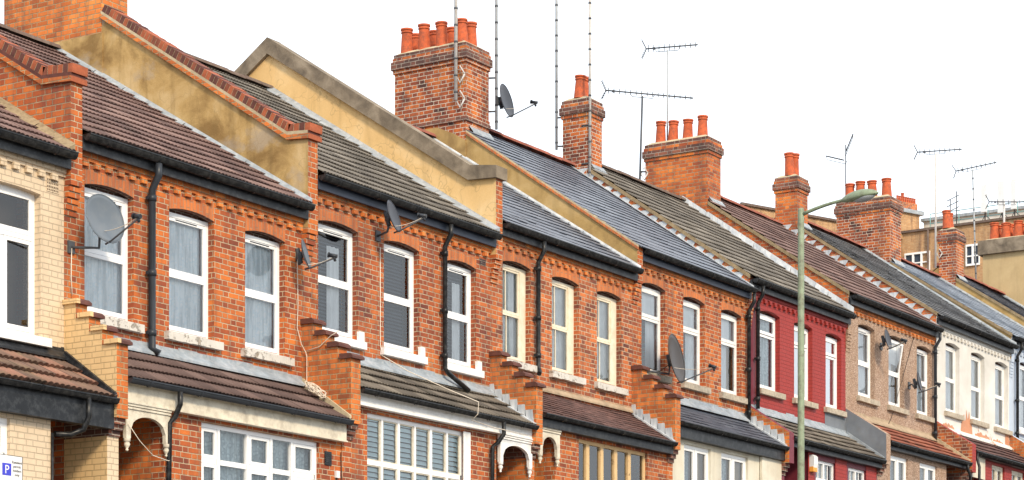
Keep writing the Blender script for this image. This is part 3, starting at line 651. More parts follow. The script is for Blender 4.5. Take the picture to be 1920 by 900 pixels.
LAB = dict(A='cream painted brick terraced house at the left edge with white casement window', B='orange brick terraced house with lace curtains and brown ribbed roof beside the cream one',
           C='orange brick terraced house with grey ribbed roof, dark blinds upstairs and white shuttered bay', D='orange brick terraced house with cream peeling sashes, blue slate roof and maroon canopy',
           E='brick terraced house with cream ground floor and blue slate roof next to the red house', F='red painted terraced house behind the green street lamp', G='brown pebbledash terraced house carrying two small dishes',
           H='white rendered terraced house with salmon peeling patches under its sills', I='pale blue rendered terraced house at the right edge with light slate roof',
           J='terraced house beyond the blue one showing only its dark slate roof', K='farthest terraced house with tan rendered chimney block')
LH = dict(A=None)
# ground floors: porch side, porch opening x0,x1, bay windows [(x0,x1)], top/bottom below h
GF = dict(A=dict(porch=(20.63, 21.62), wins=[(17.2, 19.94)], low='cream_brick', board='black_wood', bb=-3.57, wk='casement', wm='upvc', cur='dark', wt=-3.62),
          B=dict(porch=(21.91, 22.72), wins=[(23.47, 26.05)], low='brick', board='stone_cream', bb=-3.50, wk='bayB', wm='upvc', cur='lace_dim', wt=-3.55),
          C=dict(porch=(30.70, 31.66), wins=[(27.21, 29.80)], low='brick', board='white_wood', bb=-3.42, wk='bayC', wm='upvc', cur='shutter', wt=-3.48),
          D=dict(porch=(31.9, 32.50), wins=[(33.27, 35.66)], low='brick', board='black_wood', bb=-3.4, wk='bayD', wm='tan_wood', cur='dark', wt=-3.44),
          E=dict(porch=(40.12, 40.98), wins=[(37.03, 38.08), (38.51, 39.63)], low='cream_wall', board='black_wood', bb=-3.46, wk='bayE', wm='upvc', cur='tan', wt=-3.53),
          F=dict(porch=(41.3, 42.35), wins=[(42.7, 43.66), (44.3, 45.22)], low='plum_paint', board='black_wood', bb=-3.36, wk='bayF', wm='upvc', cur='lace_dim', wt=-3.46),
          G=dict(porch=(49.75, 50.75), wins=[(46.5, 47.5), (48.17, 49.2)], low='pebble', board='black_wood', bb=-3.34, wk='bayE', wm='upvc', cur='lace_dim', wt=-3.42),
          H=dict(porch=(51.1, 52.05), wins=[(52.65, 53.5), (54.0, 54.9)], low='red_paint', board='black_wood', bb=-3.28, wk='bayE', wm='stone_cream', cur='lace_dim', wt=-3.34),
          I=dict(porch=(59.9, 60.8), wins=[(56.7, 57.7), (58.2, 59.2)], low='brick', board='black_wood', bb=-3.3, wk='bayE', wm='upvc', cur='grey', wt=-3.4),
          J=dict(porch=(61.3, 62.2), wins=[(62.8, 63.8), (64.4, 65.4)], low='brick', board='black_wood', bb=-3.3, wk='bayE', wm='upvc', cur='grey', wt=-3.4),
          K=dict(porch=(70.1, 71.0), wins=[(67, 68), (68.6, 69.6)], low='brick', board='black_wood', bb=-3.3, wk='bayE', wm='upvc', cur='grey', wt=-3.4))
YB = -.72
for _g in GF.values(): _g['porch'] = tuple(v+.06 for v in _g['porch']); _g['wins'] = [(a+.06, b+.06) for a, b in _g['wins']]   # plane of the bay fronts
def PW(i): return PWX['A0'] if i == 0 else PWX[ORD[i-1]+ORD[i]] if i < 11 else PWX['KL']
roots = {}
def party_wall(root, key, hr, sr, hl, side, cop, last=False):
    """party wall: sloping gable with its coping, a front pilaster on stepped corbels"""
    a, c = PWX[key]; front = -.12 if key in ('AB', 'BC', 'CD', 'DE') else -.06
    zt = {'AB': 8.36, 'BC': 8.72, 'CD': 9.18}.get(key)
    if zt is None: zt = zr(hr, sr, front)-.03; knee = front; zk = zt; st = sr; ex = 0
    else: knee = {'AB': .36, 'BC': .24, 'CD': .40}[key]; zk = zt+.03; st = {'AB': .62, 'BC': .655, 'CD': .655}[key]
    za = zk+(RY-knee)*st; zb = hl-.77 if key != 'DE' else hl-.6
    p = [(front, zb+.46), (front, zt), (knee, zk), (RY, za), (2*RY, za-RY*st), (2*RY, gz(a)-.3), (0.001, gz(a)-.3), (0.001, zb+.46)]
    side_i = {'brick_side': 1}.get(side, 1)
    b = MB().prism(p, a, c, 0, 1)
    fm = {'FG': 'pebble', 'GH': 'white_wall', 'HI': 'blue_wall', 'F': 'brick', 'A0': 'cream_brick'}.get(key, 'brick')
    w_ = b.build('party_wall', [fm, side], root)
    cb = MB(); n = 6
    for i in range(n):
        e = front*(1-i/n); cb.box(a-.0+(.0), c, e, -.0015, zb+.46-(i+1)*.075+(.0), zb+.46-i*.075-(.02 if i % 2 else 0))
        if i % 2: cb.box(a+.01, c-.01, e*.6, -.0015, zb+.46-i*.075-.02, zb+.46-i*.075)
    cb.build('corbel', fm, w_)
    if cop == 'brick':
        q = MB(); e = .045; t = .24
        def poly(dy, z0_, z1_): return [(front-dy, zt+z0_), (front-dy, zt+z1_), (knee, zk+z1_), (RY, za+z1_), (9.7, za-(9.7-RY)*st+z1_), (9.7, za-(9.7-RY)*st+z0_), (RY, za+z0_), (knee, zk+z0_)]
        YE = 3.90 if key == 'BC' else RY
        def poly(dy, z0_, z1_):
            ze = zk+(YE-knee)*st; return [(front-dy, zt+z0_), (front-dy, zt+z1_), (knee, zk+z1_), (YE, ze+z1_), (YE, ze+z0_), (knee, zk+z0_)]
        q.prism(poly(.045, .0, .07), a-.045, c+.045, 2, 0)
        q.prism(poly(.02, .07, .12), a-.038, c+.038, 3, 1 if key == 'BC' else 3)
        # bricks on edge along the slope
        segs = [((front-.05, zt+.12), (knee, zk+.12)), ((knee, zk+.12), (YE, zk+(YE-knee)*st+.12))]; rd = random.Random(4)
        for (ya, z_a), (yb, z_b) in segs:
            L_ = math.hypot(yb-ya, z_b-z_a); k = int(L_/.085); dy, dz = (yb-ya)/L_, (z_b-z_a)/L_
            for j in range(k):
                u0, u1 = j*L_/k+.006, (j+1)*L_/k-.006; hh = .115+rd.uniform(-.006, .006)
                pts = [(ya+dy*u0, z_a+dz*u0-.004), (ya+dy*u1, z_a+dz*u1-.004), (ya+dy*u1-dz*hh, z_a+dz*u1+dy*hh), (ya+dy*u0-dz*hh, z_a+dz*u0+dy*hh)]
                q.prism(pts, a-.02, c+.05, rd.choice([2, 3, 4]), None)
            m0, m1 = (.09 if z_a == z_b or L_ < 1 else .0), L_; hh = .106
            q.prism([(ya+dy*m0, z_a+dz*m0), (ya+dy*m1, z_a+dz*m1), (ya+dy*m1-dz*hh, z_a+dz*m1+dy*hh), (ya+dy*m0-dz*hh, z_a+dz*m0+dy*hh)], a-.014, c+.042, 1)
        q.build('coping', ['brick_wing', 'mortar_cream' if False else 'mortar', MAT_CB[0], MAT_CB[1], MAT_CB[2]], w_)
    elif cop == 'concrete':
        q = MB(); t = .27; f2 = front-.05
        q.prism([(f2, zt), (f2, zt+.2), (knee-.05, zk+.24), (RY, za+t+.02), (2*RY, za-RY*st+t), (2*RY, za-RY*st), (RY, za), (knee, zk)], a-.07, c+.07)
        q.build('coping', 'concrete', w_)
    elif cop == 'verge':
        q = MB(); YE = dict(DE=3.62, EF=3.64, FG=3.35, GH=3.52, HI=3.23, IJ=3.46, JK=1.69).get(key, RY)
        def pp(z0_, z1_): return [(front-.02, zt+z0_), (front-.02, zt+z1_), (YE, zt+(YE-front)*st+z1_), (YE, zt+(YE-front)*st+z0_)]
        q.prism(pp(-.06, -.012), a-.03, a+.02, 0, 0)
        q.prism(pp(-.012, .022), a-.02, a+.12, 1, 1)
        q.build('verge', ['gauged' if key == 'DE' else 'verge_mortar', 'mortar' if key == 'DE' else 'verge_mortar'], w_)
    return w_
MAT_CB = [plain('coping_brick_red', (.36, .10, .045), .8, .3, 9, .003), plain('coping_brick_dark', (.12, .045, .035), .8, .35, 9, .003), plain('coping_brick_brown', (.22, .07, .04), .8, .35, 9, .003)]

def flashing(root, a, h, s, style):
    """weathering where the roof meets the next gable (whose left face is at a)"""
    b = MB(); up = .06
    if style == 'step':
        y = .02
        rd = random.Random(int(a))
        while y < RY-.25:
            y1 = y+.215; z0, z1 = zr(h, s, y), zr(h, s, y1); j = rd.uniform(-.02, .02); tp = z1+.075+j
            b.prism([(y+.11, z0+.09), (y1+.02, z1+.03), (y1+.02, tp), (y-.02+j, tp)], a-.010-rd.random()*.004, a-.002)
            y = y1
        b.prism([(-.18, zr(h, s, -.18)+.03), (RY, zr(h, s, RY)+.03), (RY, zr(h, s, RY)+.05), (-.18, zr(h, s, -.18)+.05)], a-.1, a-.004)
        return b.build('flashing', 'lead_pale', root)
    wd, hi, mt = {'brown': (.13, .07, 'verge_mortar'), 'palelead': (.09, .05, 'lead'), 'mortar': (.13, .1, 'mortar'), 'lead': (.19, .07, 'lead'), 'pale': (.04, .12, 'lead_pale'), 'palethin': (.06, .02, 'lead_pale'), 'slim': (.08, .03, 'lead')}[style]
    rd = random.Random(int(a*3)); y = -.2
    while y < RY-.05:
        y1 = min(y+.3, RY); j = rd.uniform(-.02, .03)
        z0, z1 = zr(h, s, y)+.05, zr(h, s, y1)+.05
        w2 = wd+j
        b.face([(a-w2, y, z0-.015), (a-w2, y1, z1-.015), (a-.004, y1, z1+hi), (a-.004, y, z0+hi)][::-1])
        b.face([(a-w2, y, z0-.05), (a-w2, y1, z1-.05), (a-w2, y1, z1-.015), (a-w2, y, z0-.015)][::-1])
        y = y1
    y = -.2; b.face([(a-wd, y, zr(h, s, y)), (a-.004, y, zr(h, s, y)), (a-.004, y, zr(h, s, y)+.05+hi), (a-wd, y, zr(h, s, y)+.035)])
    return b.build('flashing', mt, root)

def wing_wall(root, key, hr, side_m, front_m, style='step', cap='coping_stone_red', hl=None, pier_m=None, pier_side=None):
    a, c = PWX[key]; top = hr-2.22; yf = -.9
    n = 4
    poly = [(.0, top)]; stp = []
    for i in range(n):
        y0 = .02-.225*i; y1 = .02-.225*(i+1) if i < n-1 else yf; z = top-.19*(i+1)+.19
        stp.append((y0, y1, z))
    b = MB(); zbot = hr-3.72
    if style == 'step':
        pl = [(-.002, zbot), (-.002, stp[0][2])]
        for y0, y1, z in stp: pl += [(min(y0, -.002), z), (y1, z)]
        pl += [(yf, zbot)]
        # remove duplicate points
        q = []
        for p in pl:
            if not q or (abs(p[0]-q[-1][0])+abs(p[1]-q[-1][1])) > 1e-4: q.append(p)
        b.prism(q, a, c, 0, 1)
    else:
        t2 = hr-2.5 if style == 'low' else hr-2.45
        b.prism([(-.002, zbot), (-.002, t2), (yf-.05, t2-.62), (yf-.05, zbot)], a, c, 0, 1)
    # corbels down to the pier
    for i in range(3): b.box(a, c, yf+.045*(i+1), -.002, zbot-.075*(i+1), zbot-.075*i, 2, 2)
    b.box(a+.0, c, -.74, -.002, gz(a)-.3, zbot-.225, 3, 4)
    o = b.build('wing_wall', [front_m, side_m, 'brick_sooty', pier_m or front_m, pier_side or side_m], root)
    if style == 'step':
        for i, (y0, y1, z) in enumerate(stp):
            cpb = MB(); e = .035
            ya, yb = y1-.05, (y0-.055 if i else -.004)
            zt_ = z+.075
            if key == 'AB':
                xm = a+.03
                cpb.box(a-e, xm, ya, yb, z, z+.06, 1); lo = xm
            else: lo = a-e
            cpb.prism([(ya, z), (ya, z+.035), (ya+.05, zt_), (yb, zt_), (yb, z)], lo, c+e, 0)
            cpb.build('coping', [cap, 'cream_brick_lit'], o)
    return o

def canopy(root, n_, x0, x1, h):
    kind, mt = CAN[n_]; y0, z0 = -.90, h-3.2; s = .64; ln = .90*math.hypot(1, s)
    gau = {'A': .33, 'B': .33, 'C': .3, 'D': .11, 'E': .16}.get(n_, .25)
    if kind == 't': b = tile_mesh(x0, x1, y0, z0, s, ln, gau, .0757 if n_ != 'A' else .1, .016 if n_ != 'A' else .022, .034 if n_ != 'A' else .05, seed=ord(n_))
    else: b = slate_mesh(x0, x1, y0, z0, s, ln, gau, .17 if n_ == 'D' else .3, .012, seed=ord(n_))
    o = b.build('canopy_roof', mt, root)
    gb = MB(); gutter(gb, x0, x1-.02, -.925, z0+.0, .05, seed=ord(n_))
    gb.build('canopy_gutter', 'grey_plastic' if n_ == 'B' else 'black', o)
    # apron flashing against the wall
    rd = random.Random(ord(n_)); fb = MB(); x = x0; top = h-2.6
    aproot = {'A': 'black_wood', 'D': 'apron_tan', 'G': 'apron_tan', 'H': 'white_low', 'I': 'lead'}.get(n_, 'lead')
    while x < x1-.01:
        e = min(x+.4, x1); hh = .05+rd.uniform(-.015, .02) if n_ not in 'DH' else .02
        yy = -.12 if n_ != 'D' else -.04
        fb.face([(x, yy, top+s*yy+.06), (e, yy, top+s*yy+.06), (e, -.012, top+.08), (x, -.012, top+.08)])
        fb.face([(x, -.012, top+.08), (e, -.012, top+.08), (e, -.004, top+.08+hh), (x, -.004, top+.08+hh)])
        fb.face([(x, yy, top+s*yy+.03), (e, yy, top+s*yy+.03), (e, yy, top+s*yy+.06), (x, yy, top+s*yy+.06)])
        x = e
    fb.build('apron_flashing', aproot, o)
    return o

def bay_window(root, n_, a, c, z1, g_, seed):
    z0 = z1-1.75; f = MB(); y = YB; yf = y+.05; kind = g_['wk']; fo = None; mat_ = g_['wm']
    ring(f, a, c, z0, z1, yf, yf+.08, .06)
    W = c-a
    if kind == 'bayB':
        xs = [a, a+.19*W, a+.37*W, a+.56*W, a+.75*W, a+.885*W, c]; xs = [a+W*t for t in (0, .165, .37, .555, .755, 1)]
        xs = [a+W*t for t in (0, .16, .40, .60, .78, 1)]; tr = [z1-.5]
    elif kind == 'bayC': xs = [a+W*t for t in (0, .17, .335, .5, .665, .835, 1)]; tr = [z1-.72]
    elif kind == 'bayD': xs = [a+W*t for t in (0, .16, .36, .56, .76, 1)]; tr = []
    elif kind == 'casement': xs = [a+W*t for t in (0, .33, .66, 1)]; tr = [z1-.45]
    elif kind == 'bayF': xs = [a+W*t for t in (0, .5, 1)]; tr = [z1-.4]
    else: xs = [a+W*t for t in (0, .5, 1)]; tr = []
    mw = .1 if kind == 'bayD' else .05 if kind not in ('bayC',) else .035
    for i, x in enumerate(xs[1:-1]):
        ww = mw*(1.6 if kind in ('bayC',) and i % 2 else 1)
        f.box(x-ww/2, x+ww/2, yf-.005, yf+.07, z0+.06, z1-.06)
    edges = [z0+.06]+tr+[z1-.06]
    for z in tr:
        for i in range(len(xs)-1): f.box(xs[i]+mw*.85, xs[i+1]-mw*.85, yf, yf+.07, z-.035, z+.035)
    f.box(a-.04, c+.04, y-.08, yf+.08, z0-.1, z0)
    fo = f.build('bay_window', mat_, root)
    gb = MB()
    for i in range(len(xs)-1):
        for d, e in zip(edges, edges[1:]):
            p, q = xs[i]+mw/2+.012, xs[i+1]-mw/2-.012; p = max(p, a+.06); q = min(q, c-.06); d2, e2 = d+(.035 if d in tr else 0), e-(.035 if e in tr else 0)
            if kind in ('bayB', 'bayE', 'casement', 'bayD') and (i % 2 == 0 or kind in ('bayE',)) and kind != 'bayD':
                s = MB(); ring(s, p, q, d2+.004, e2-.004, yf+.0, yf+.04, .045); s.build('sash', mat_, fo); p += .045; q -= .045; d2 += .045; e2 -= .045
            elif kind == 'bayC': s = MB(); ring(s, p, q, d2, e2, yf+.01, yf+.04, .018); s.build('sash', 'stone_cream', fo)
            gb.face([(p, yf+.03, d2), (q, yf+.03, d2), (q, yf+.03, e2), (p, yf+.03, e2)])
            if kind == 'bayF':
                s = MB(); s.box((p+q)/2-.008, (p+q)/2+.008, yf+.015, yf+.045, d2, e2); s.build('glazing_bar', mat_, fo)
    gb.build('pane', 'glass', fo)
    yc = yf+.13; cur = g_['cur']
    if cur == 'shutter': blind(a, c, z0, z1+.1, yc-.08, .075, .9).build('louvre_shutter', 'shutter', fo)
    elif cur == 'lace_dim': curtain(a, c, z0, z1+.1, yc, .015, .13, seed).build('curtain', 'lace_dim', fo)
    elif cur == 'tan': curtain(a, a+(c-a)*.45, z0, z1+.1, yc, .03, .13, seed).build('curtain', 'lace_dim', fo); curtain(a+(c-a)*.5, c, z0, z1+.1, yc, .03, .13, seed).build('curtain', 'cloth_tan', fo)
    elif cur == 'grey': curtain(a, c, z0, z1+.1, yc, .03, .13, seed).build('curtain', 'cloth_grey', fo)
    MB().box(a-.02, c+.02, yc+.22, yc+.23, z0, z1+.2).build('light_shade_sheet', 'dark_room', fo)  # dark sheet behind the bay paints in the unlit room
    return fo

def porch_board(root, x0, x1, zt, zb, mat_, finial=True):
    """timber spandrel with an arched opening and pendant finials at its ends"""
    b = MB(); n = 14; y0, y1 = -.80, -.745; w_ = x1-x0; leg = .085; zs = zb
    b.box(x0, x0+leg, y0, y1, zb-.27, zt); b.box(x1-leg, x1, y0, y1, zb-.27, zt)
    xa, xb = x0+leg, x1-leg
    for k in range(n):
        t0, t1 = k/n*2-1, (k+1)/n*2-1; z_0, z_1 = zs-.16+.19*math.sqrt(max(0, 1-t0*t0)), zs-.16+.19*math.sqrt(max(0, 1-t1*t1))
        p, q = xa+(xb-xa)*k/n, xa+(xb-xa)*(k+1)/n
        b.face([(p, y0, z_0), (q, y0, z_1), (q, y0, zt), (p, y0, zt)]); b.face([(q, y1, z_1), (p, y1, z_0), (p, y1, zt), (q, y1, zt)])
        b.face([(p, y1, z_0), (q, y1, z_1), (q, y0, z_1), (p, y0, z_0)])
    b.box(x0, x1, y0-.03, y0-.001, zt-.03, zt+.02); b.box(x0, x1, y0-.018, y0-.001, zt-.065, zt-.04)
    o = b.build('porch_board', mat_, root)
    if finial:
        for x in (x0+leg/2, x1-leg/2):
            f = MB().lathe([(.0, -.17), (.012, -.165), (.022, -.15), (.012, -.135), (.03, -.11), (.042, -.08), (.03, -.05), (.045, -.04), (.045, 0)], (x, -.772, zb-.27), 12)
            f.build('finial', mat_, o)
    return o

DOWN = {}
for idx, n_ in enumerate(ORD):
    RY = RYD[n_]; YR = 2*RY
    h, s = H[n_], S[n_]; L0 = PW(idx); L1 = PW(idx+1); x0, x1 = L0[1], L1[0]; near = n_ in 'ABCDEFGHI'
    root = thing('terraced_house', (x0, 0, gz(x0)), LAB[n_], 'house', 'houses in the brick terrace'); roots[n_] = root
    # ---- first-floor wall
    holes = [(a, c, h+WS[n_], h+WT[n_]+.21) for a, c in WIN[n_]]
    zlow = h-2.75
    wb = wall(x0-.0, x1+.0, zlow, h-.06, 0, .3, holes)
    wm = [WALL[n_]]
    fw = wb.build('front_wall', wm, root)
    if n_ == 'H':
        MB().box(x0+.02, x1-.01, -.006, -.002, h-2.58, h-2.15-.12).build('peeling_plaster', 'white_low', root)
        rd = random.Random(3); pb = MB()
        for xa_, xb_, top in ((52.5, 53.28, .62), (51.3, 52.1, .14), (53.4, 54.5, .15), (55.5, 55.8, .42), (54.6, 55.4, .10)):
            n = 14; ed = []
            for k in range(n+1):
                t = k/n; hh = top*(math.sin(math.pi*t)**.45)*(.5+.5*rd.random())+.03; ed.append((xa_+(xb_-xa_)*t, h-2.57+hh))
            pb = MB().prism_y([(xa_, h-2.58), (xb_, h-2.58)]+ed[::-1], -.013, -.0075)
            pb.build('salmon_patch', M['salmon'], root)
    if n_ == 'F':
        MB().box(44.75, x1-.002, -.007, -.002, h-2.5, h-2.22).build('grey_patch', 'grey_paint', root)
        MB().box(x0, 41.42, -.006, -.002, h-2.6, h-.26).build('plum_strip', 'plum_paint', root)
    # ---- lower storey
    G = GF[n_]; wt = h+G['wt']; zcan = h+G['bb']
    px0, px1 = G['porch']; left = px0 < (x0+x1)/2
    bx0, bx1 = (px1, x1-.0) if left else (x0+.0, px0)
    hl = [(a, c, wt-1.75, wt) for a, c in G['wins']]
    lw = wall(bx0, bx1, gz(x0)-.4, h-3.16, YB, .22, hl).build('bay_wall', G['low'], root)
    if n_ == 'F':
        MB().box(42.38, 42.66, YB-.012, YB-.001, gz(42)-.3, h-3.3).build('red_pier', 'red_paint', root)
        MB().box(43.7, 44.26, YB-.012, YB-.001, gz(42)-.3, h-3.3).build('red_pier', 'red_paint', root); MB().box(45.26, 45.8, YB-.012, YB-.001, gz(42)-.3, h-3.3).build('red_pier', 'red_paint', root)
    xr = px1 if left else px0
    rm = {'A': 'cream_brick', 'E': 'cream_wall', 'F': 'plum_paint', 'G': 'pebble'}.get(n_, 'brick_wing')
    q = MB(); q.box(xr-.1 if not left else xr-.0, xr if not left else xr+.1, YB+.22, .6, gz(x0)-.4, h-3.05)
    q.box(px0-.1, px1+.1, .6, .7, gz(x0)-.4, h-2.9); q.build('porch_wall', rm, root)
    dz = gz(x0)+.15; d = MB(); d.box(px0+.06, px1-.02, .55, .595, dz, dz+2.0); d.box(px0+.16, px1-.12, .535, .549, dz+1.1, dz+1.85, 1); d.box(px0+.16, px1-.12, .54, .549, dz+.2, dz+.95); 
    dr = d.build('door', ['door_paint', 'glass'], root)
    MB().tube([(px1-.12, .49, dz+1.0), (px1-.12, .54, dz+1.0)], .025, 8).build('handle', 'metal', dr)
    c0, c1 = x0+.002, x1-.002
    canopy(root, n_, c0, c1, h)
    # soffit and board under the canopy
    bm = G['board']; bd = MB(); ytop = h-3.27
    bd.box(c0, c1, -.86 if bm == 'black_wood' else -.82, -.78 if bm == 'black_wood' else -.76, h+G['bb'], ytop+.03)
    bd.box(c0, c1, -.87, 0, ytop+.035, ytop+.05)
    if bm != 'black_wood': bd.box(c0, c1, -.845, -.822, h+G['bb'], h+G['bb']+.02); bd.box(c0, c1, -.76, YB-.002, h+G['bb']+.002, h+G['bb']+.03)
    else: bd.box(c0, c1, -.78, YB-.002, h+G['bb']+.002, h+G['bb']+.03)
    bd.build('canopy_board', bm, root)
    if n_ in 'BCD':
        porch_board(root, px0+.0, px1+(.03 if left else 0), h+G['bb']-.002, h+G['bb']-.17, {'B': 'stone_cream', 'C': 'white_wood', 'D': 'stone_cream'}[n_])
    if n_ in 'EH':
        b = MB(); b.box(px0, px1, -.78, -.73, h+G['bb']-.5, h+G['bb']-.003); b.build('porch_board', 'cream_wall', root)
    for i, (a, c) in enumerate(G['wins']):
        if n_ in 'ABCDEFGHI': bay_window(root, n_, a, c, wt, G, i*7+ord(n_))
    if n_ == 'C': MB().box(29.80, 29.99, YB-.02, YB-.002, wt-1.8, wt).build('window_post', 'white_wood', root)
    if n_ == 'B': 
        gr = MB(); gr.box(26.23, 26.39, YB-.012, YB-.001, h-3.86, h-3.66)
        for k in range(6): gr.box(26.24, 26.38, YB-.02, YB-.0125, h-3.85+k*.031, h-3.838+k*.031)
        gr.build('air_vent', 'black', root)
    # ---- string course and dentils
    dm = {'F': 'red_paint', 'G': 'brick_wing', 'H': 'white_wall', 'I': 'blue_wall', 'A': 'cream_brick', 'J': 'white_wall'}.get(n_, 'brick_wing')
    dn = MB(); dn.box(x0, x1, -.045, -.001, h-.25, h-.18); dn.box(x0, x1, -.03, -.001, h-.29, h-.25)
    x = x0+.1
    while x < x1-.1: dn.box(x, x+.105, -.05, -.001, h-.365, h-.29); x += .225
    dn.build('dentil_course', dm, root)
    # ---- lintels and windows
    lm = {'F': 'red_paint', 'G': 'pebble', 'H': 'white_wall', 'I': 'blue_wall', 'A': 'cream_brick', 'J': 'white_wall'}.get(n_, 'gauged')
    for i, (a, c) in enumerate(WIN[n_]):
        if n_ in 'JK' : lm2 = lm
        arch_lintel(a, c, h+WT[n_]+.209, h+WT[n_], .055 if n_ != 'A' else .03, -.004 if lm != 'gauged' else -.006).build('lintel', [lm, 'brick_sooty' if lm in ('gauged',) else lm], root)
        k, wm_, cu = WK[n_][i]
        if n_ in 'ABCDEFGHI':
            window(root, a+.001, c-.001, h+WS[n_], h+WT[n_], k, wm_, cu, seed=i*3+ord(n_), sill=SILL[n_], tilt=(n_ == 'G' and i == 1), glass='glass_mirror' if (n_ == 'F' and i > 0) or (n_ == 'E' and False) else 'glass')
        else: window(root, a+.001, c-.001, h+WS[n_], h+WT[n_], k, wm_, cu, seed=i, sill=SILL[n_])
    # ---- roof
    xa, xb = (x0, x1) if n_ in 'ABCD' else (L0[0]+.005, x1)
    ln = (RY+.2)*math.hypot(1, s)
    kind, mt = ROOF[n_]
    if kind == 't': rb = tile_mesh(xa, xb, -.2, h, s, ln, .33, seed=ord(n_)+1)
    else: rb = slate_mesh(xa, xb, -.2, h, s, ln, .25 if n_ != 'H' else .2, .25, seed=ord(n_)+1, miss=.03 if n_ in 'DH' else .004)
    ro = rb.build('roof', mt, root)
    MB().box(xa, xb, RY, RY+.001, zr(h, s, RY)-.05, zr(h, s, RY)-.049) if 0 else None
    rr = MB(); zt = zr(h, s, RY); ye = YR+.2; rr.face([(xa, RY, zt), (xb, RY, zt), (xb, ye, zt-(ye-RY)*s), (xa, ye, zt-(ye-RY)*s)][::-1]); rr.face([(xa, RY, zt-.03), (xb, RY, zt-.03), (xb, ye, zt-(ye-RY)*s-.03), (xa, ye, zt-(ye-RY)*s-.03)])
    rr.build('rear_roof', mt, ro)
    ridge_tiles(xa, xb, RY, zt+.02).build('ridge_tiles', RIDGE[n_], ro)
    MB().box(x0, x1, YR-.3, YR, gz(x0)-.3, h+.05).build('rear_wall', 'brick', root)
    # ---- gutter and fascia
    fb = MB(); fb.box(x0 if n_ in 'ABCDE' else L0[0], x1, -.13, -.09, h-.20, h-.02); fb.box(x0, x1, -.09, -.001, h-.175, h-.155)
    fb.build('fascia', 'navy_wood' if n_ in 'CE' else 'black_wood', root)
    gb = MB(); gutter(gb, x0 if n_ in 'ABCDE' else L0[0]+.02, x1-.01, -.2, h-.005, .065, seed=ord(n_))
    gb.build('gutter', 'black', root)

# party walls and wing walls belong to the house on their right
SPEC = dict(AB=('brick_side', 'brick'), BC=('ochre_stain', 'brick'), CD=('yellow_render', 'concrete'), DE=('ochre', 'verge'), EF=('brick_side', 'verge'), FG=('brick_side', 'verge'), GH=('brick_side', 'verge'), HI=('ochre', 'verge'), IJ=('ochre', 'verge'), JK=('ochre', 'verge'))
for key, (sm, cp) in SPEC.items():
    l, r = key; RY = 4.62 if key == 'CD' else RYD[r]; party_wall(roots[r], key, H[r], S[r], H[l], sm, cp)
b = MB().prism([(0, gz(16)-.3), (0, 7.3), (RY, 10.4), (9.7, 7.3), (9.7, gz(16)-.3)], 16.6, 16.82, 0, 0).build('party_wall', 'cream_brick', roots['A'])
b = MB().prism([(0, gz(71)-.3), (0, 10.7), (RY, 13.9), (9.7, 10.7), (9.7, gz(71)-.3)], 71.2, 71.42, 0, 0).build('party_wall', 'brick', roots['K'])
for key, st in dict(AB='brown', BC='palelead', CD='lead', DE='palethin', EF='step', FG='pale', GH='step', HI='slim', IJ='slim', JK='slim').items():
    l = key[0]; RY = RYD[l]; flashing(roots[l], PWX[key][0], H[l], S[l], st)
wing_wall(roots['B'], 'AB', H['B'], 'cream_brick_lit', 'brick_wing', pier_m='cream_brick', pier_side='cream_brick_lit')
wing_wall(roots['C'], 'BC', H['C'], 'brick_wing', 'brick_wing', pier_m='brick')
wing_wall(roots['D'], 'CD', H['D'], 'brick_wing', 'brick_wing', pier_m='brick')
wing_wall(roots['E'], 'DE', H['E'], 'brick_wing', 'brick_wing', pier_m='brick')
wing_wall(roots['F'], 'EF', H['F'], 'brick_wing', 'plum_paint', style='low', pier_m='plum_paint', pier_side='cream_wall')
wing_wall(roots['G'], 'FG', H['G'], 'grey_paint', 'pebble', style='mid', pier_m='pebble')
wing_wall(roots['H'], 'GH', H['H'], 'brick_red', 'red_paint', style='mid', pier_m='white_wall')
wing_wall(roots['I'], 'HI', H['I'], 'brick_wing', 'blue_wall', style='mid', pier_m='brick')
wing_wall(roots['J'], 'IJ', H['J'], 'brick_wing', 'brick_wing', style='mid')
wing_wall(roots['K'], 'JK', H['K'], 'brick_wing', 'brick_wing', style='mid')
# lead steps where canopies meet the wing walls
def small_flash(root, key, h, style):
    a = PWX[key][0]; b = MB(); s = .64
    def z(y): return h-3.2+s*(y+.90)
    y = -.86
    if style == 'step':
        while y < -.1:
            y1 = y+.15; b.prism([(y, z(y)+.03), (y1+.02, z(y1)+.03), (y1+.02, z(y1)+.16), (y+.03, z(y1)+.16)], a-.009, a-.002); y = y1
        b.prism([(-.91, z(-.91)+.02), (-.1, z(-.1)+.02), (-.1, z(-.1)+.05), (-.91, z(-.91)+.05)], a-.09, a-.004)
        b.build('canopy_flashing', 'lead_pale', root)
    else:
        b.prism([(-.91, z(-.91)-.01), (-.05, z(-.05)), (-.05, z(-.05)+.14), (-.91, z(-.91)+.09)], a-.05, a-.003)
        b.build('canopy_flashing', style, root)
small_flash(roots['A'], 'AB', H['A'], 'black_wood'); small_flash(roots['B'], 'BC', H['B'], 'mortar')
for l, k in (('C', 'CD'), ('D', 'DE'), ('E', 'EF')): small_flash(roots[l], k, H[l], 'step')
for l, k in (('F', 'FG'), ('G', 'GH')): small_flash(roots[l], k, H[l], 'lead' if l == 'F' else 'mortar')
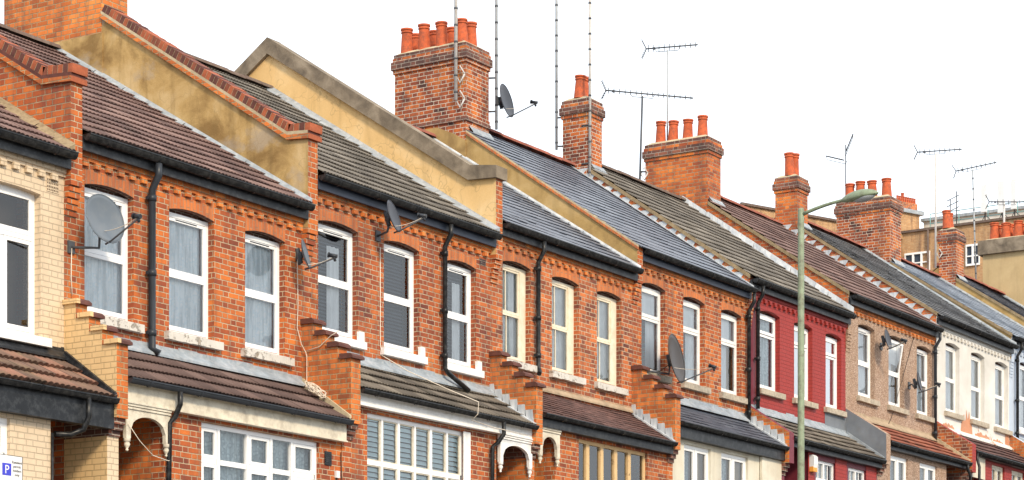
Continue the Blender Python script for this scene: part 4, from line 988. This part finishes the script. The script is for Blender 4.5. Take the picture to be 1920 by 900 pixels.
# air brick of the cream house, lamp box etc.
ab = MB(); ab.box(21.36, 21.58, -.008, -.001, 6.92, 7.10)
for i in range(7):
    for j in range(4): ab.box(21.37+i*.03, 21.385+i*.03, -.012, -.0085, 6.935+j*.042, 6.955+j*.042, 1)
ab.build('air_brick', ['cream_brick', 'brownish'], roots['A'])
ab = MB(); ab.box(31.36, 31.55, -.01, -.001, 7.72, 7.83, 0)
for j in range(3): ab.box(31.37, 31.54, -.014, -.0105, 7.735+j*.03, 7.75+j*.03, 1)
ab.build('air_brick', ['brick_sooty', 'black'], roots['C'])

# ---- chimneys
def rows(x, ys): return [(x, y) for y in ys]
stack(roots['C'], 26.63, 27.22, 3.91, 6.0, 10.4, 13.3, rows(26.8, (4.2, 4.65, 5.15, 5.65))+rows(27.06, (4.2, 4.65, 5.15, 5.65)), side='brick_wing', band=False)
pl = MB(); pl.prism([(3.88, 10.2), (3.88, 10.93), (6.02, 10.93), (6.02, 10.2)], 26.610, 27.235); pl.build('chimney_base', 'ochre_stain', roots['C'])
stack(roots['E'], 36.42, 37.22, 3.63, 5.29, 11.3, 13.29, rows(36.60, (5.13, 4.72, 4.30, 3.84))+rows(37.0, (5.2, 4.75, 4.32, 3.90)), seed=3)
stack(roots['F'], 41.04, 41.6, 3.65, 4.27, 11.4, 13.32, [(41.19, 3.95), (41.45, 4.0)], seed=4, band=False, side='brick_stack', ph=.5)
stack(roots['G'], 45.82, 46.45, 3.36, 4.96, 11.3, 13.53, rows(46.1, (4.72, 4.40, 4.02, 3.64)), seed=5, band=False, side='brick_side', ph=.5)
stack(roots['H'], 50.83, 51.42, 3.53, 4.12, 11.8, 13.70, [(50.98, 3.8), (51.26, 3.82)], seed=6, band=False, side='brick_side', ph=.58)
stack(roots['I'], 55.83, 56.55, 3.24, 4.76, 11.8, 14.16, rows(56.1, (4.5, 4.2, 3.85, 3.45)), seed=7, band=False, side='brick_stack', ph=.5, pr=.13)
stack(roots['J'], 61.0, 61.6, 3.47, 3.97, 12.2, 14.3, [(61.12, 3.78), (61.38, 3.8)], seed=8, band=False, side='brick_stack', ph=.5)
stack(roots['K'], 66.1, 67.0, 1.7, 4.62, 11.9, 14.95, rows(66.35, (4.35, 3.98, 3.6, 3.2, 2.8))+rows(66.75, (4.4, 4.03, 3.65, 3.25, 2.8)), seed=9, band=False, side='tan_render', concrete=True, ph=.5, pr=.14)
# sloping render shoulder in front of the big stack
MB().prism([(3.625, 10.9), (3.625, 11.36), (3.9, 11.53), (4.28, 11.70), (4.65, 11.70), (5.1, 11.55), (5.31, 11.4), (5.31, 10.9)], 36.395, 36.6).build('render_haunch', 'ochre', roots['E'])
def apron(root, x0, x1, y, h, s):
    z = zr(h, s, y); b = MB(); b.face([(x0+.02, y-.1, z-.1*s+.05), (x1+.06, y-.1, z-.1*s+.05), (x1+.06, y-.006, z+.10), (x0+.02, y-.006, z+.10)])
    b.face([(x0+.02, y-.1, z-.1*s+.02), (x1+.06, y-.1, z-.1*s+.02), (x1+.06, y-.1, z-.1*s+.05), (x0+.02, y-.1, z-.1*s+.05)]); b.build('stack_flashing', 'lead', root)
for r_, a_, c_, y_ in (('E', 36.5, 37.2, 3.63), ('F', 41.1, 41.6, 3.65), ('G', 45.85, 46.45, 3.36), ('H', 50.9, 51.42, 3.53), ('I', 55.9, 56.55, 3.24), ('J', 61.0, 61.6, 3.47)): apron(roots[r_], a_, c_, y_, H[r_], S[r_])

# ---- downpipes
P = -.085
def dp(n_, x, zb, shoe=None, top=None, r=.04, m='black'):
    h = H[n_]; t = h-.1
    pts = [(x+.0, -.2, t), (x, -.2, t-.16), (x, P, t-.34), (x, P, zb)]
    if shoe: pts += shoe
    z = [h-.55, (h-.55+zb)/2, zb+.2]
    return pipe(roots[n_], pts, r, m, collars=[(x, P, q) for q in z])
dp('B', 23.27, H['B']-2.55, [(23.33, -.16, H['B']-2.62)], r=.05, m='grey_plastic')
dp('C', 30.24, H['C']-2.38, [(30.30, -.12, H['C']-2.46), (30.75, -.2, H['C']-2.68)])
dp('D', 33.06, H['D']-2.22, [(33.05, -.12, H['D']-2.30), (32.9, -.2, H['D']-2.36)])
dp('E', 41.0, H['E']-2.65, None)
dp('F', 41.40, H['F']-2.55, None, m='black')
dp('G', 50.72, H['G']-2.65, None, m='grey_plastic')
dp('I', 56.2, H['I']-2.6, None)
def cp(n_, x, zt, pts, m='black'):
    pipe(roots[n_], [(x, -.93, H[n_]-3.24)]+pts, .036, m, 'canopy_pipe')
cp('A', 21.14, 0, [(21.14, -.93, 3.95), (21.12, -.86, 3.80), (21.0, -.74, 3.73), (20.78, -.70, 3.72)])
pipe(roots['A'], [(20.70, YB-.02, h_) for h_ in (3.72, 1.6)], .016, 'black', 'conduit')
cp('B', 22.86, 0, [(22.86, -.93, 4.32), (22.86, -.84, 4.16), (22.80, -.80, 4.08), (22.80, -.76, 1.8)])
cp('C', 30.66, 0, [(30.66, -.93, 4.80), (30.62, -.84, 4.66), (30.56, -.78, 4.60), (30.56, -.765, 2.3)])
cp('G', 50.6, 0, [(50.6, -.93, 6.2), (50.72, -.95, 6.05), (50.72, -.9, 3.4)])
cp('H', 51.2, 0, [(51.2, -.93, 6.5), (51.16, -1.0, 6.3), (51.16, -.95, 3.4)])

# ------------------------------------------------------------------ dishes
def dish(loc, size, az, tilt, bracket, label, m='dish_dark', lnb_len=.55, bm='metal_dark', group='satellite dishes on the terrace'):
    """offset satellite dish: shallow bowl, rim, arm with receiver, back mount and wall bracket"""
    root = thing('satellite_dish', loc, label, 'satellite dish', group)
    c = Vector(loc); n = Vector((math.cos(R(az))*math.cos(R(tilt)), math.sin(R(az))*math.cos(R(tilt)), math.sin(R(tilt))))
    side = Vector((0, 0, 1)).cross(n).normalized(); up = n.cross(side)
    W_, H_ = size*.46, size*.5; b = MB(); rings = 7; seg = 32; dep = size*.1
    def Pt(r, a, back): 
        z = dep*(r*r-1)-back; return c+side*(W_*r*math.cos(a))+up*(H_*r*math.sin(a))+n*z
    for i in range(rings):
        r0, r1 = i/rings, (i+1)/rings
        for k in range(seg):
            a0, a1 = 2*math.pi*k/seg, 2*math.pi*(k+1)/seg
            b.face([Pt(r0, a0, 0), Pt(r1, a0, 0), Pt(r1, a1, 0), Pt(r0, a1, 0)], 0, smooth=True)
            b.face([Pt(r0, a1, .012), Pt(r1, a1, .012), Pt(r1, a0, .012), Pt(r0, a0, .012)], 0, smooth=True)
    for k in range(seg):
        a0, a1 = 2*math.pi*k/seg, 2*math.pi*(k+1)/seg
        b.face([Pt(1, a0, 0), Pt(1, a0, .012), Pt(1, a1, .012), Pt(1, a1, 0)], 0); 
    b.tube([Pt(1.0, 2*math.pi*k/seg, .004) for k in range(seg+1)], .007, 6, cap=False)
    b.build('reflector', m, root)
    foot = c-up*(H_*.97)-n*.02; tip = c-up*(H_*.75)+n*lnb_len
    a = MB(); a.tube([foot-n*.06, foot+n*.05, tip], .013, 6); a.build('arm', bm, root)
    l = MB(); dl = (c+up*.02-tip).normalized(); l.tube([tip-dl*.05+up*.03, tip+dl*.07+up*.03], .03, 8); l.tube([tip+dl*.07+up*.03, tip+dl*.09+up*.03], .04, 10); l.tube([tip+up*.03, tip-up*.05], .02, 6)
    l.build('receiver', 'grey_plastic', root)
    mt = MB(); bk = c-n*(dep+.07); q = Vector(bracket)
    mt.tube([bk+up*.11, bk-up*.11], .035, 6); mt.tube([bk+n*.05, bk], .05, 8)
    knee = Vector((bk.x, bk.y, q.z)) if True else bk
    mt.tube([bk-up*.1, Vector((bk.x, bk.y, min(bk.z-.12, q.z))), Vector(((bk.x+q.x)/2, (bk.y+q.y)/2, q.z)), q], .018, 8)
    if group and 'wall' not in label[:0]: mt.box(q.x-.06, q.x+.06, q.y-.012, q.y+.012, q.z-.08, q.z+.08)
    mt.build('bracket', bm, root)
    cb = MB(); p0 = tip+up*.02; p1 = bk-up*.12; mid = (p0+p1)/2-Vector((0, 0, .09)); pts = []
    for i in range(9):
        t = i/8; pts.append(p0*(1-t)**2+mid*2*t*(1-t)+p1*t*t)
    cb.tube(pts, .005, 5); cb.build('cable', 'cable_white', root)
    return root
dish((22.0, -.42, 6.64), .66, -98, 14, (21.80, -.012, 6.28), 'large pale grey satellite dish in front of the first lace curtained window', 'dish_grey', .60)
dish((26.36, -.30, 6.97), .43, -63, 14, (26.55, -.012, 7.0), 'small white satellite dish seen edge on by the end of the lace curtained house', 'dish_grey', .38)
dish((28.38, -.42, 7.89), .50, -75, 16, (28.52, -.012, 7.66), 'dark satellite dish under the gutter of the house with grey ribbed roof', 'dish_dark', .44)
dish((37.38, -.42, 6.98), .92, -80, 10, (36.55, -.012, 6.70), 'largest brown satellite dish above the stepped wall near the cream ground floor', 'dish_brown', .66)
dish((37.55, 3.42, 12.36), .66, -80, 12, (37.29, 3.47, 12.3), 'slate grey satellite dish high on the mast beside the largest chimney', 'dish_dark', .55)
dish((47.35, -.34, 8.80), .44, -84, 12, (47.72, -.012, 8.72), 'upper of two small dishes on the pebbledash house, beside the tilted window', 'dish_dark', .36)
dish((48.97, -.42, 8.05), .47, -76, 12, (49.32, -.012, 8.05), 'lower dark dish on the pebbledash house beside its right window', 'dish_dark', .40)

# ------------------------------------------------------------------ aerials and masts
def yagi(b, c, phi, ln, n=10, el=.17, tilt=0., vertical=True, refl=True, m=0):
    """boom through c, azimuth phi (degrees from +X towards -Y)"""
    d = Vector((math.cos(R(phi))*math.cos(R(tilt)), -math.sin(R(phi))*math.cos(R(tilt)), math.sin(R(tilt)))); c = Vector(c)
    u = Vector((0, 0, 1)) if vertical else Vector((0, 0, 1)).cross(d).normalized()
    if vertical: u = (u-d*u.dot(d)).normalized()
    a, e = c-d*ln*.42, c+d*ln*.58; b.tube([a, e], .017, 5, m)
    for i in range(n):
        p = a+(e-a)*((i+.6)/n); q = el*(1-.35*i/n)/2; w_ = u.cross(d)*.0
        b.tube([p-u*q, p+u*q], .010, 4, m)
    if refl:
        s_ = d.cross(u)
        for sg in (1, -1):
            p = a+d*.02
            b.tube([p, p+u*sg*.2-d*.1], .012, 4, m)
            for k in range(4): 
                r_ = p+(u*sg*.2-d*.1)*((k+1)/4); b.tube([r_-s_*.11, r_+s_*.11], .007, 4, m)
        b.box(a.x+d.x*.2-.025, a.x+d.x*.2+.025, a.y+d.y*.2-.025, a.y+d.y*.2+.025, a.z+d.z*.2-.03, a.z+d.z*.2+.02, m)
    # cradle under the boom
    b.tube([c-d*.3+Vector((0, 0, 0)), c-d*.25-Vector((0, 0, .09)), c+d*.25-Vector((0, 0, .09)), c+d*.3], .008, 5, m)
def aerial(name, base, top, label, arms, mast_m='metal', m='metal_dark', r=.018, cat='tv aerial', group='rooftop aerials', bands=False, brackets=()):
    root = thing(name, base, label, cat, group)
    b = MB(); b.tube([base, top], r, 8)
    if bands:
        k = b; z = base[2]+.15
        while z < top[2]: 
            t = (z-base[2])/(top[2]-base[2]); x, y = base[0]+(top[0]-base[0])*t, base[1]+(top[1]-base[1])*t
            k.tube([(x, y, z-.018), (x, y, z+.018)], r+.006, 8, 1); z += .32
    b.build('mast', [mast_m, 'metal_dark'], root)
    for (c, phi, ln, kw) in arms:
        b = MB(); yagi(b, c, phi, ln, **kw); b.build('antenna', m, root)
    for pts in brackets:
        b = MB(); b.tube(pts, .018, 6); b.build('bracket', 'white_pole' if len(pts) > 3 else 'metal_dark', root)
    return root
def diamond(x, y, z, s=.2): return [(x, y-s*.5, z), (x, y, z+s*.8), (x, y+s*.5, z), (x, y, z-s*.8), (x, y-s*.5, z)]
aerial('antenna_mast', (36.33, 3.80, 12.14), (36.33, 3.80, 17.6), 'tall pale banded mast in front of the largest chimney, standing left of its dish', [], 'white_pole', r=.034, bands=True, group='tall thin masts', cat='mast', brackets=[diamond(36.36, 3.72, 12.62, .2), diamond(36.36, 3.72, 12.15, .2), [(36.33, 3.8, 12.9), (36.41, 3.8, 12.9)]])
aerial('antenna_mast', (37.29, 3.50, 11.75), (37.29, 3.50, 17.2), 'tall steel mast at the right side of the largest chimney, carrying a dish', [], 'metal', r=.028, bands=True, group='tall thin masts', cat='mast', brackets=[[(37.29, 3.5, 12.1), (37.22, 3.66, 12.1)], [(37.29, 3.5, 12.75), (37.22, 3.66, 12.75)]])
aerial('antenna_mast', (41.0, 4.40, 12.28), (41.0, 4.40, 17.6), 'tall thin mast rising at the left side of the narrow two pot chimney', [], 'metal', r=.028, bands=True, group='tall thin masts', cat='mast', brackets=[[(41.0, 4.4, 12.35), (41.1, 4.2, 12.35)], [(41.0, 4.4, 12.95), (41.1, 4.2, 12.95)]])
aerial('antenna_mast', (41.02, 3.60, 11.55), (41.02, 3.60, 17.4), 'tall white mast in front of the narrow two pot chimney', [], 'white_pole', r=.028, bands=True, group='tall thin masts', cat='mast', brackets=[[(41.02, 3.6, 11.9), (41.02, 3.8, 11.9)], [(41.02, 3.6, 12.7), (41.02, 3.8, 12.7)]])
aerial('tv_aerial', (46.2, 4.60, 13.35), (46.2, 4.60, 15.72), 'highest comb shaped tv aerial above the four pot chimney', [((46.2, 4.60, 15.78), 73, 1.22, dict(n=10))])
aerial('tv_aerial', (45.78, 5.10, 12.3), (45.78, 5.02, 14.62), 'long tv aerial on a dark leaning mast left of the four pot chimney', [((45.78, 5.02, 14.68), 40, 2.15, dict(n=16, el=.14))], 'metal_dark', r=.024, brackets=[diamond(45.8, 4.98, 12.85, .18), [(45.78, 5.05, 12.9), (45.9, 4.9, 12.9)]])
aerial('tv_aerial', (56.1, 4.62, 13.95), (56.1, 4.62, 15.7), 'black tv aerial with two slanting booms behind the chimney by the lamp head', [((56.02, 4.85, 15.35), 260, .5, dict(n=8, el=.2, tilt=18, vertical=False, refl=False)), ((56.15, 4.55, 15.72), 60, .5, dict(n=8, el=.3, tilt=68, vertical=False, refl=False))], 'metal_dark', r=.016)
aerial('tv_aerial', (60.95, 4.05, 13.2), (60.95, 4.05, 16.42), 'tv aerial on a tall white pole left of the smallest chimney', [((60.95, 4.05, 16.5), 73, 1.25, dict(n=9))], 'white_pole', r=.03, brackets=[diamond(60.98, 3.95, 13.6, .16)])
aerial('tv_aerial', (65.9, 4.75, 13.5), (65.9, 4.87, 17.1), 'tv aerial on a banded leaning mast right of the white pole', [((65.9, 4.87, 17.18), 80, 1.25, dict(n=9, tilt=7))], 'metal', r=.024, bands=True)
aerial('tv_aerial', (66.5, 4.1, 14.95), (66.5, 4.1, 16.1), 'tv aerial on a short white pole over the row of pots at the right', [((66.5, 4.0, 16.15), 57, 1.35, dict(n=8))], 'white_pole', r=.035)

# ------------------------------------------------------------------ cables on the facade
def cable(pts, label, m='cable_white', r=.006, name='cable'):
    b = MB(); b.tube(pts, r, 5); o = b.build(name, m, None, off=tuple(pts[0])); return tag(o, label, 'cable', 'loose cables on the facades')
cable([(26.50, -.02, 7.0), (26.52, -.02, 6.3), (26.50, -.02, 5.95), (26.56, -.05, 5.72), (26.6, -.1, 5.6)]+[(26.6, -.12-.0*i, 5.6-.06*i) for i in range(1, 9)], 'white cable hanging beside the stepped wall by the lace curtained house')
cable([(26.60, -.1, 5.62), (26.605, -.35, 5.66), (26.607, -.55, 5.80), (26.607, -.70, 5.86)], 'white cable sagging across the stepped brick wall above the coiled cable', r=.007)
pts = []; rd = random.Random(5)
for i in range(150):
    a = i*.42; rr = .13+.05*math.sin(i*.7)+rd.uniform(-.012, .012); pts.append((26.50+rr*.95*math.cos(a)*.9, -.36+rr*.9*math.sin(a), 5.02+.04*math.sin(i*.9)+rr*.55*math.sin(a)+rd.uniform(-.006, .006)))
cable(pts, 'tangled coil of white cable lying on the brown canopy tiles', r=.0065, name='coiled_cable')
cable([(28.58, -.01, 7.5), (28.58, -.012, 6.0), (28.6, -.03, 5.84), (28.9, -.3, 5.62), (29.4, -.75, 5.35), (29.7, -1.08, 5.18), (29.62, -1.12, 4.98), (29.66, -.98, 4.9), (30.3, -.97, 4.86), (31.3, -.97, 4.85)], 'white cable running down over the grey canopy to the white board', r=.007)
cable([(21.80, -.02, 6.28), (21.79, -.02, 5.9), (21.80, -.03, 5.66)], 'short pale cable below the bracket of the large grey dish', r=.007)
cable([(21.98, -.82, 3.98), (22.2, -.82, 3.78), (22.45, -.82, 3.62), (22.75, -.82, 3.58), (22.85, -.8, 3.6)], 'white cable sagging across the dark porch arch', r=.006)
cable([(49.6, -.012, 9.2), (48.95, -.012, 8.2), (48.3, -.012, 7.2), (48.1, -.02, 7.02)], 'thin dark cable slanting across the pebbledash wall', 'cable_black', .006)
cable([(36.58, -.03, 6.7), (36.9, -.06, 6.78), (37.1, -.2, 6.72), (37.2, -.36, 6.85)], 'black cable beside the bracket of the largest brown dish', 'cable_black', .008)

# alarm box on the red house
r_ = thing('alarm_box', (42.5, YB-.06, 5.5), 'white and orange alarm box on the dark red ground floor', 'alarm box')
b = MB(); b.prism([(YB-.10, 5.42), (YB-.12, 5.52), (YB-.12, 5.66), (YB-.08, 5.70), (YB-.013, 5.70), (YB-.013, 5.40), (YB-.06, 5.40)], 42.42, 42.60); b.build('body', 'white_pot', r_)
MB().prism([(YB-.105, 5.36), (YB-.105, 5.46), (YB-.02, 5.46), (YB-.02, 5.36)], 42.415, 42.605).build('lens', 'orange_box', r_)
# small grey junction box by the wing wall
r_ = thing('junction_box', (26.52, YB-.02, 3.3), 'small white junction box low on the brick pier beside the white framed bay', 'junction box')
MB().box(26.47, 26.55, YB-.04, YB-.002, 3.72, 3.82).build('body', 'white_pot', r_)
b = MB(); b.tube([(26.5, YB-.02, 3.72), (26.5, YB-.02, 3.6), (26.56, YB-.03, 3.58), (26.6, YB-.03, 3.7), (26.6, YB-.02, 4.1)], .007, 5); b.build('cable', 'cable_black', r_)

# ------------------------------------------------------------------ street lamp
lx, ly = 37.24, -3.0; lg = gz(lx)+.12
lamp = thing('street_lamp', (lx, ly, lg), 'tall sage green street lamp with curved arm in front of the red house', 'street lamp')
b = MB(); b.lathe([(.11, 0), (.11, 1.2), (.09, 1.25), (.062, 1.4), (.056, 9.38-lg), (.05, 9.40-lg), (0, 9.42-lg)], (lx, ly, lg), 16); b.build('pole', 'lamp_green', lamp)
arm = []
for i in range(9):
    t = i/8; arm.append((lx+.02*t, ly-.04-.82*t, 9.30+.26*t-.10*t*t))
b = MB(); b.tube(arm, .035, 10, r2=.028); b.build('arm', 'lamp_green', lamp)
def lamp_head(y0, y1, xc, z0, z1, w0, hh, lower=False):
    b = MB(); n = 14; seg = 16
    def ringp(i):
        t = i/n; prof = math.sin(math.pi*min(1, max(0, .04+.96*t)))**.55; ww = max(.012, w0*prof*(.55+.45*t if t < .6 else .82)); h_ = max(.008, hh*prof)
        zc = z0+(z1-z0)*t; y = y0+(y1-y0)*t; out = []
        for k in range(seg):
            a = 2*math.pi*k/seg; sz = math.sin(a); out.append((xc+ww*math.cos(a), y, zc+(h_*sz if sz > 0 else h_*.45*sz)*(1 if not lower else .0)-(0 if not lower else max(0, -sz)*h_*.8)))
        return out
    rs = [ringp(i) for i in range(n+1)]
    for i in range(n):
        for k in range(seg): b.face([rs[i][k], rs[i+1][k], rs[i+1][(k+1) % seg], rs[i][(k+1) % seg]], 0, smooth=True)
    b.face(rs[0]); b.face(rs[-1][::-1]); return b
lamp_head(ly-.78, ly-1.48, lx+.02, 9.44, 9.50, .17, .13).build('lantern', 'lamp_green', lamp)
lamp_head(ly-.98, ly-1.42, lx+.02, 9.445, 9.48, .14, .11, True).build('lens', 'lamp_lens', lamp)

# ------------------------------------------------------------------ parking sign
def text_mesh(s, size, name, mt, parent, loc, off, align='CENTER'):
    cu = bpy.data.curves.new(name, 'FONT'); cu.body = s; cu.size = size; cu.align_x = align; cu.extrude = .0008; cu.space_line = 1.05
    t = bpy.data.objects.new(name, cu); C.objects.link(t); dg = bpy.context.evaluated_depsgraph_get(); dg.update()
    me = bpy.data.meshes.new_from_object(t.evaluated_get(dg)); bpy.data.objects.remove(t, do_unlink=True)
    o = bpy.data.objects.new(name, me); C.objects.link(o); me.materials.clear(); me.materials.append(M[mt]); o.parent = parent
    o.location = (loc[0]-off[0], loc[1]-off[1], loc[2]-off[2]); o.rotation_euler = (R(90), 0, 0); return o
sx1 = 17.89; sy = -3.0; zt_ = 2.99; sw_ = .40; sh = .42; sx0 = sx1-sw_
sg = thing('parking_sign', (sx0+.1, sy, gz(17.7)), 'white resident permit parking sign with blue square at the bottom left corner', 'sign')
OFFS = (sx0+.1, sy, gz(17.7))
b = MB(); b.tube([(sx0+.16, sy+.03, gz(17.7)), (sx0+.16, sy+.03, zt_-.04)], .03, 10); b.build('post', 'metal_dark', sg)
b = MB(); b.box(sx0, sx1, sy-.004, sy, zt_-sh, zt_); b.build('plate', 'sign_white', sg)
b = MB(); ring(b, sx0, sx1, zt_-sh, zt_, sy-.006, sy-.0042, .005); b.build('border', 'sign_black', sg)
b = MB(); b.box(sx1-.30, sx1-.168, sy-.006, sy-.0042, zt_-.22, zt_-.09); b.build('blue_square', 'sign_blue', sg)
text_mesh('P', .13, 'letter', 'sign_white', sg, (sx1-.234, sy-.0075, zt_-.20), OFFS)
text_mesh('Resident\npermit\nholders\nonly', .042, 'lettering', 'sign_black', sg, (sx1-.083, sy-.006, zt_-.085), OFFS)

# ------------------------------------------------------------------ far block of flats
LWv = Vector((-.93, .367, 0)).normalized(); cx_, cy_ = 112.15, 26.7; FT = 26.3; gb_ = gz(112)
fl = thing('apartment_block', (cx_, cy_, gb_), 'tan brick block of flats with flat roof behind the far chimneys', 'building')
b = MB()
ex, ey = cx_+LWv.x*11.2, cy_+LWv.y*11.2
b.face([(ex, ey, gb_), (cx_, cy_, gb_), (cx_, cy_, FT), (ex, ey, FT)], 0, [(0, gb_), (11.2, gb_), (11.2, FT), (0, FT)])
b.face([(cx_, cy_, gb_), (111.0, -8, gb_), (111.0, -8, FT), (cx_, cy_, FT)])
b.face([(111.0, -8, gb_), (128, -8, gb_), (128, -8, FT), (111.0, -8, FT)]); b.face([(128, -8, gb_), (128, 45, gb_), (128, 45, FT), (128, -8, FT)]); b.face([(128, 45, gb_), (ex, 45, gb_), (ex, 45, FT), (128, 45, FT)]); b.face([(ex, 45, gb_), (ex, ey, gb_), (ex, ey, FT), (ex, 45, FT)])
b.face([(ex, ey, FT), (cx_, cy_, FT), (111, -8, FT), (128, -8, FT), (128, 45, FT), (ex, 45, FT)])
b.build('wall', 'tan_brick', fl)
b = MB()
def edge(p, q, z0, z1, out=.12):
    p, q = Vector((*p, 0)), Vector((*q, 0)); d = (q-p).normalized(); n = Vector((d.y, -d.x, 0))*out
    a = [p-n*.2, q-n*.2, q+n, p+n]
    b.face([(v.x, v.y, z1) for v in (a[3], a[2], a[1], a[0])]); b.face([(v.x, v.y, z0) for v in a]); b.face([(a[3].x, a[3].y, z0), (a[2].x, a[2].y, z0), (a[2].x, a[2].y, z1), (a[3].x, a[3].y, z1)])
    b.face([(a[0].x, a[0].y, z0), (a[3].x, a[3].y, z0), (a[3].x, a[3].y, z1), (a[0].x, a[0].y, z1)])
edge((ex, ey), (cx_, cy_), FT-.02, FT+.1); edge((cx_, cy_), (111.0, -8), FT-.02, FT+.1)
b.build('roof_edge', 'ridge_dark', fl)
def fwin(y0, y1, z0, z1, panes):
    x = 112.15-(26.7-(y0+y1)/2)*.0331-.02; f = MB(); ya, yb = min(y0, y1), max(y0, y1)
    def bx(a, c, d, e, xx0, xx1): f.box(xx0, xx1, a, c, d, e)
    bx(ya, yb, z0, z0+.1, x-.08, x+.1); bx(ya, yb, z1-.1, z1, x-.08, x+.1)
    n = panes
    for i in range(n+1):
        yy = ya+(yb-ya)*i/n; bx(max(ya, yy-.05), min(yb, yy+.05), z0+.1, z1-.1, x-.08, x+.1)
    bx(ya+.05, yb-.05, z0+(z1-z0)*.45-.03, z0+(z1-z0)*.45+.03, x-.07, x+.08)
    o = f.build('window', 'upvc', fl); MB().box(x+.01, x+.02, ya, yb, z0, z1).build('pane', 'dark_backing', o); return o
fwin(25.05, 26.45, 24.2, 25.2, 3); fwin(22.3, 23.05, 24.15, 25.25, 2); fwin(18.4, 19.6, 24.15, 25.25, 2)
def wx(y): return 112.15-(26.7-y)*.0331
MB().tube([(wx(25.14)-.08, 25.14, gb_), (wx(25.14)-.08, 25.14, FT)], .06, 8).build('drainpipe', 'ridge_dark', fl)
b = MB(); b.box(114, 126, 15, 26.2, FT-.1, FT+.9, 0); b.box(113.85, 126.1, 14.9, 26.3, FT+.9, FT+1.05, 1); b.build('penthouse', ['white_wall', 'lead'], fl)
# stack on the block: tan shaft, pale coping, red upper part with a row of small pots
b = MB()
def orient(u0, u1, v0, v1, z0, z1, m):
    P_ = lambda u, v: (112.4-LWv.x*u-LWv.y*v*1.0, 26.6-LWv.y*u+LWv.x*v*1.0)
    q = [P_(u0, v0), P_(u1, v0), P_(u1, v1), P_(u0, v1)]
    for i in range(4):
        a, c = q[i], q[(i+1) % 4]; L_ = math.hypot(c[0]-a[0], c[1]-a[1]); b.face([(*a, z0), (*c, z0), (*c, z1), (*a, z1)], m, [(0, z0), (L_, z0), (L_, z1), (0, z1)])
    b.face([(*p, z1) for p in q], m); b.face([(*p, z0) for p in q[::-1]], m)
    return P_
P_ = orient(-.6, 1.0, -1.2, .1, FT-.3, 27.4, 0); orient(-.75, 1.2, -1.35, .25, 27.4, 27.6, 1); orient(-.5, .95, -1.1, 0, 27.6, 28.0, 2)
stk_ = b.build('chimney_stack', ['tan_brick', 'lead', 'brick_red'], fl)
pm = None
for i in range(9):
    u = -.42+i*.16; x, y = P_(u, -.12); 
    if pm is None: pm = pot_mesh(.06, .3).build('chimney_pot', 'terracotta', stk_, off=(0, 0, 0)); p = pm
    else: p = pm.copy(); C.objects.link(p)
    p.location = (x-OFF[fl.name][0], y-OFF[fl.name][1], 28.0-OFF[fl.name][2])
p = pm.copy(); C.objects.link(p); x, y = P_(.35, -.5); p.location = (x-OFF[fl.name][0], y-OFF[fl.name][1], 28.0-OFF[fl.name][2]); p.scale = (1.5, 1.5, 2)
# railing and phone mast panels on the flat roof
rl = thing('roof_railing', (112.3, 24, FT+.1), 'thin teal safety railing along the flat roof of the tan block', 'railing')
b = MB()
for z in (.45, .95): b.tube([(wx(25.3)+.6, 25.3, FT+z), (wx(14)+.6, 14, FT+z)], .022, 5)
b.build('rail', 'teal', rl)
b = MB()
for i in range(8): y = 25.3-i*1.6; b.tube([(wx(y)+.6, y, FT+.05), (wx(y)+.6, y, FT+.97)], .022, 5)
b.build('upright', 'teal', rl)
for (ya, yb, z0, z1, lb) in ((22.35, 22.06, 26.9, 28.3, 'leftmost tall pale phone mast panel on the flat roof'), (21.44, 21.1, 26.75, 28.35, 'middle tall pale phone mast panel on the flat roof'), (20.73, 20.47, 26.85, 28.35, 'rightmost tall pale phone mast panel on the flat roof')):
    ym = (ya+yb)/2; xm = wx(ym)+.3; t = thing('phone_mast', (xm, ym, FT), lb, 'phone mast', 'phone mast panels on the flat roof')
    MB().box(xm-.06, xm+.08, min(ya, yb), max(ya, yb), z0, z1).build('panel', 'white_pot', t)
    b = MB(); b.tube([(xm+.16, ym, FT+.05), (xm+.16, ym, z1-.1)], .035, 8); b.tube([(xm+.16, ym, FT+.7), (xm+.05, ym, FT+.7)], .02, 5); b.tube([(xm+.16, ym, FT+.5), (xm+.5, ym+.4, FT+.05)], .02, 5); b.tube([(xm+.16, ym, FT+.5), (xm+.5, ym-.4, FT+.05)], .02, 5); b.build('pole', 'metal_dark', t)
t = thing('roof_antenna', (wx(24)+.4, 24.2, FT), 'small dark antenna frame standing on the flat roof above the railing', 'antenna')
b = MB(); xa_ = wx(24)+.4
b.tube([(xa_, 23.75, FT+.1), (xa_, 23.75, FT+1.9)], .03, 5); b.tube([(xa_, 24.1, FT+.1), (xa_, 24.1, FT+1.5)], .03, 5)
for z in (1.0, 1.3, 1.6): b.tube([(xa_, 24.3, FT+z-.15), (xa_, 23.6, FT+z+.1)], .022, 5)
b.build('frame', 'metal_dark', t)
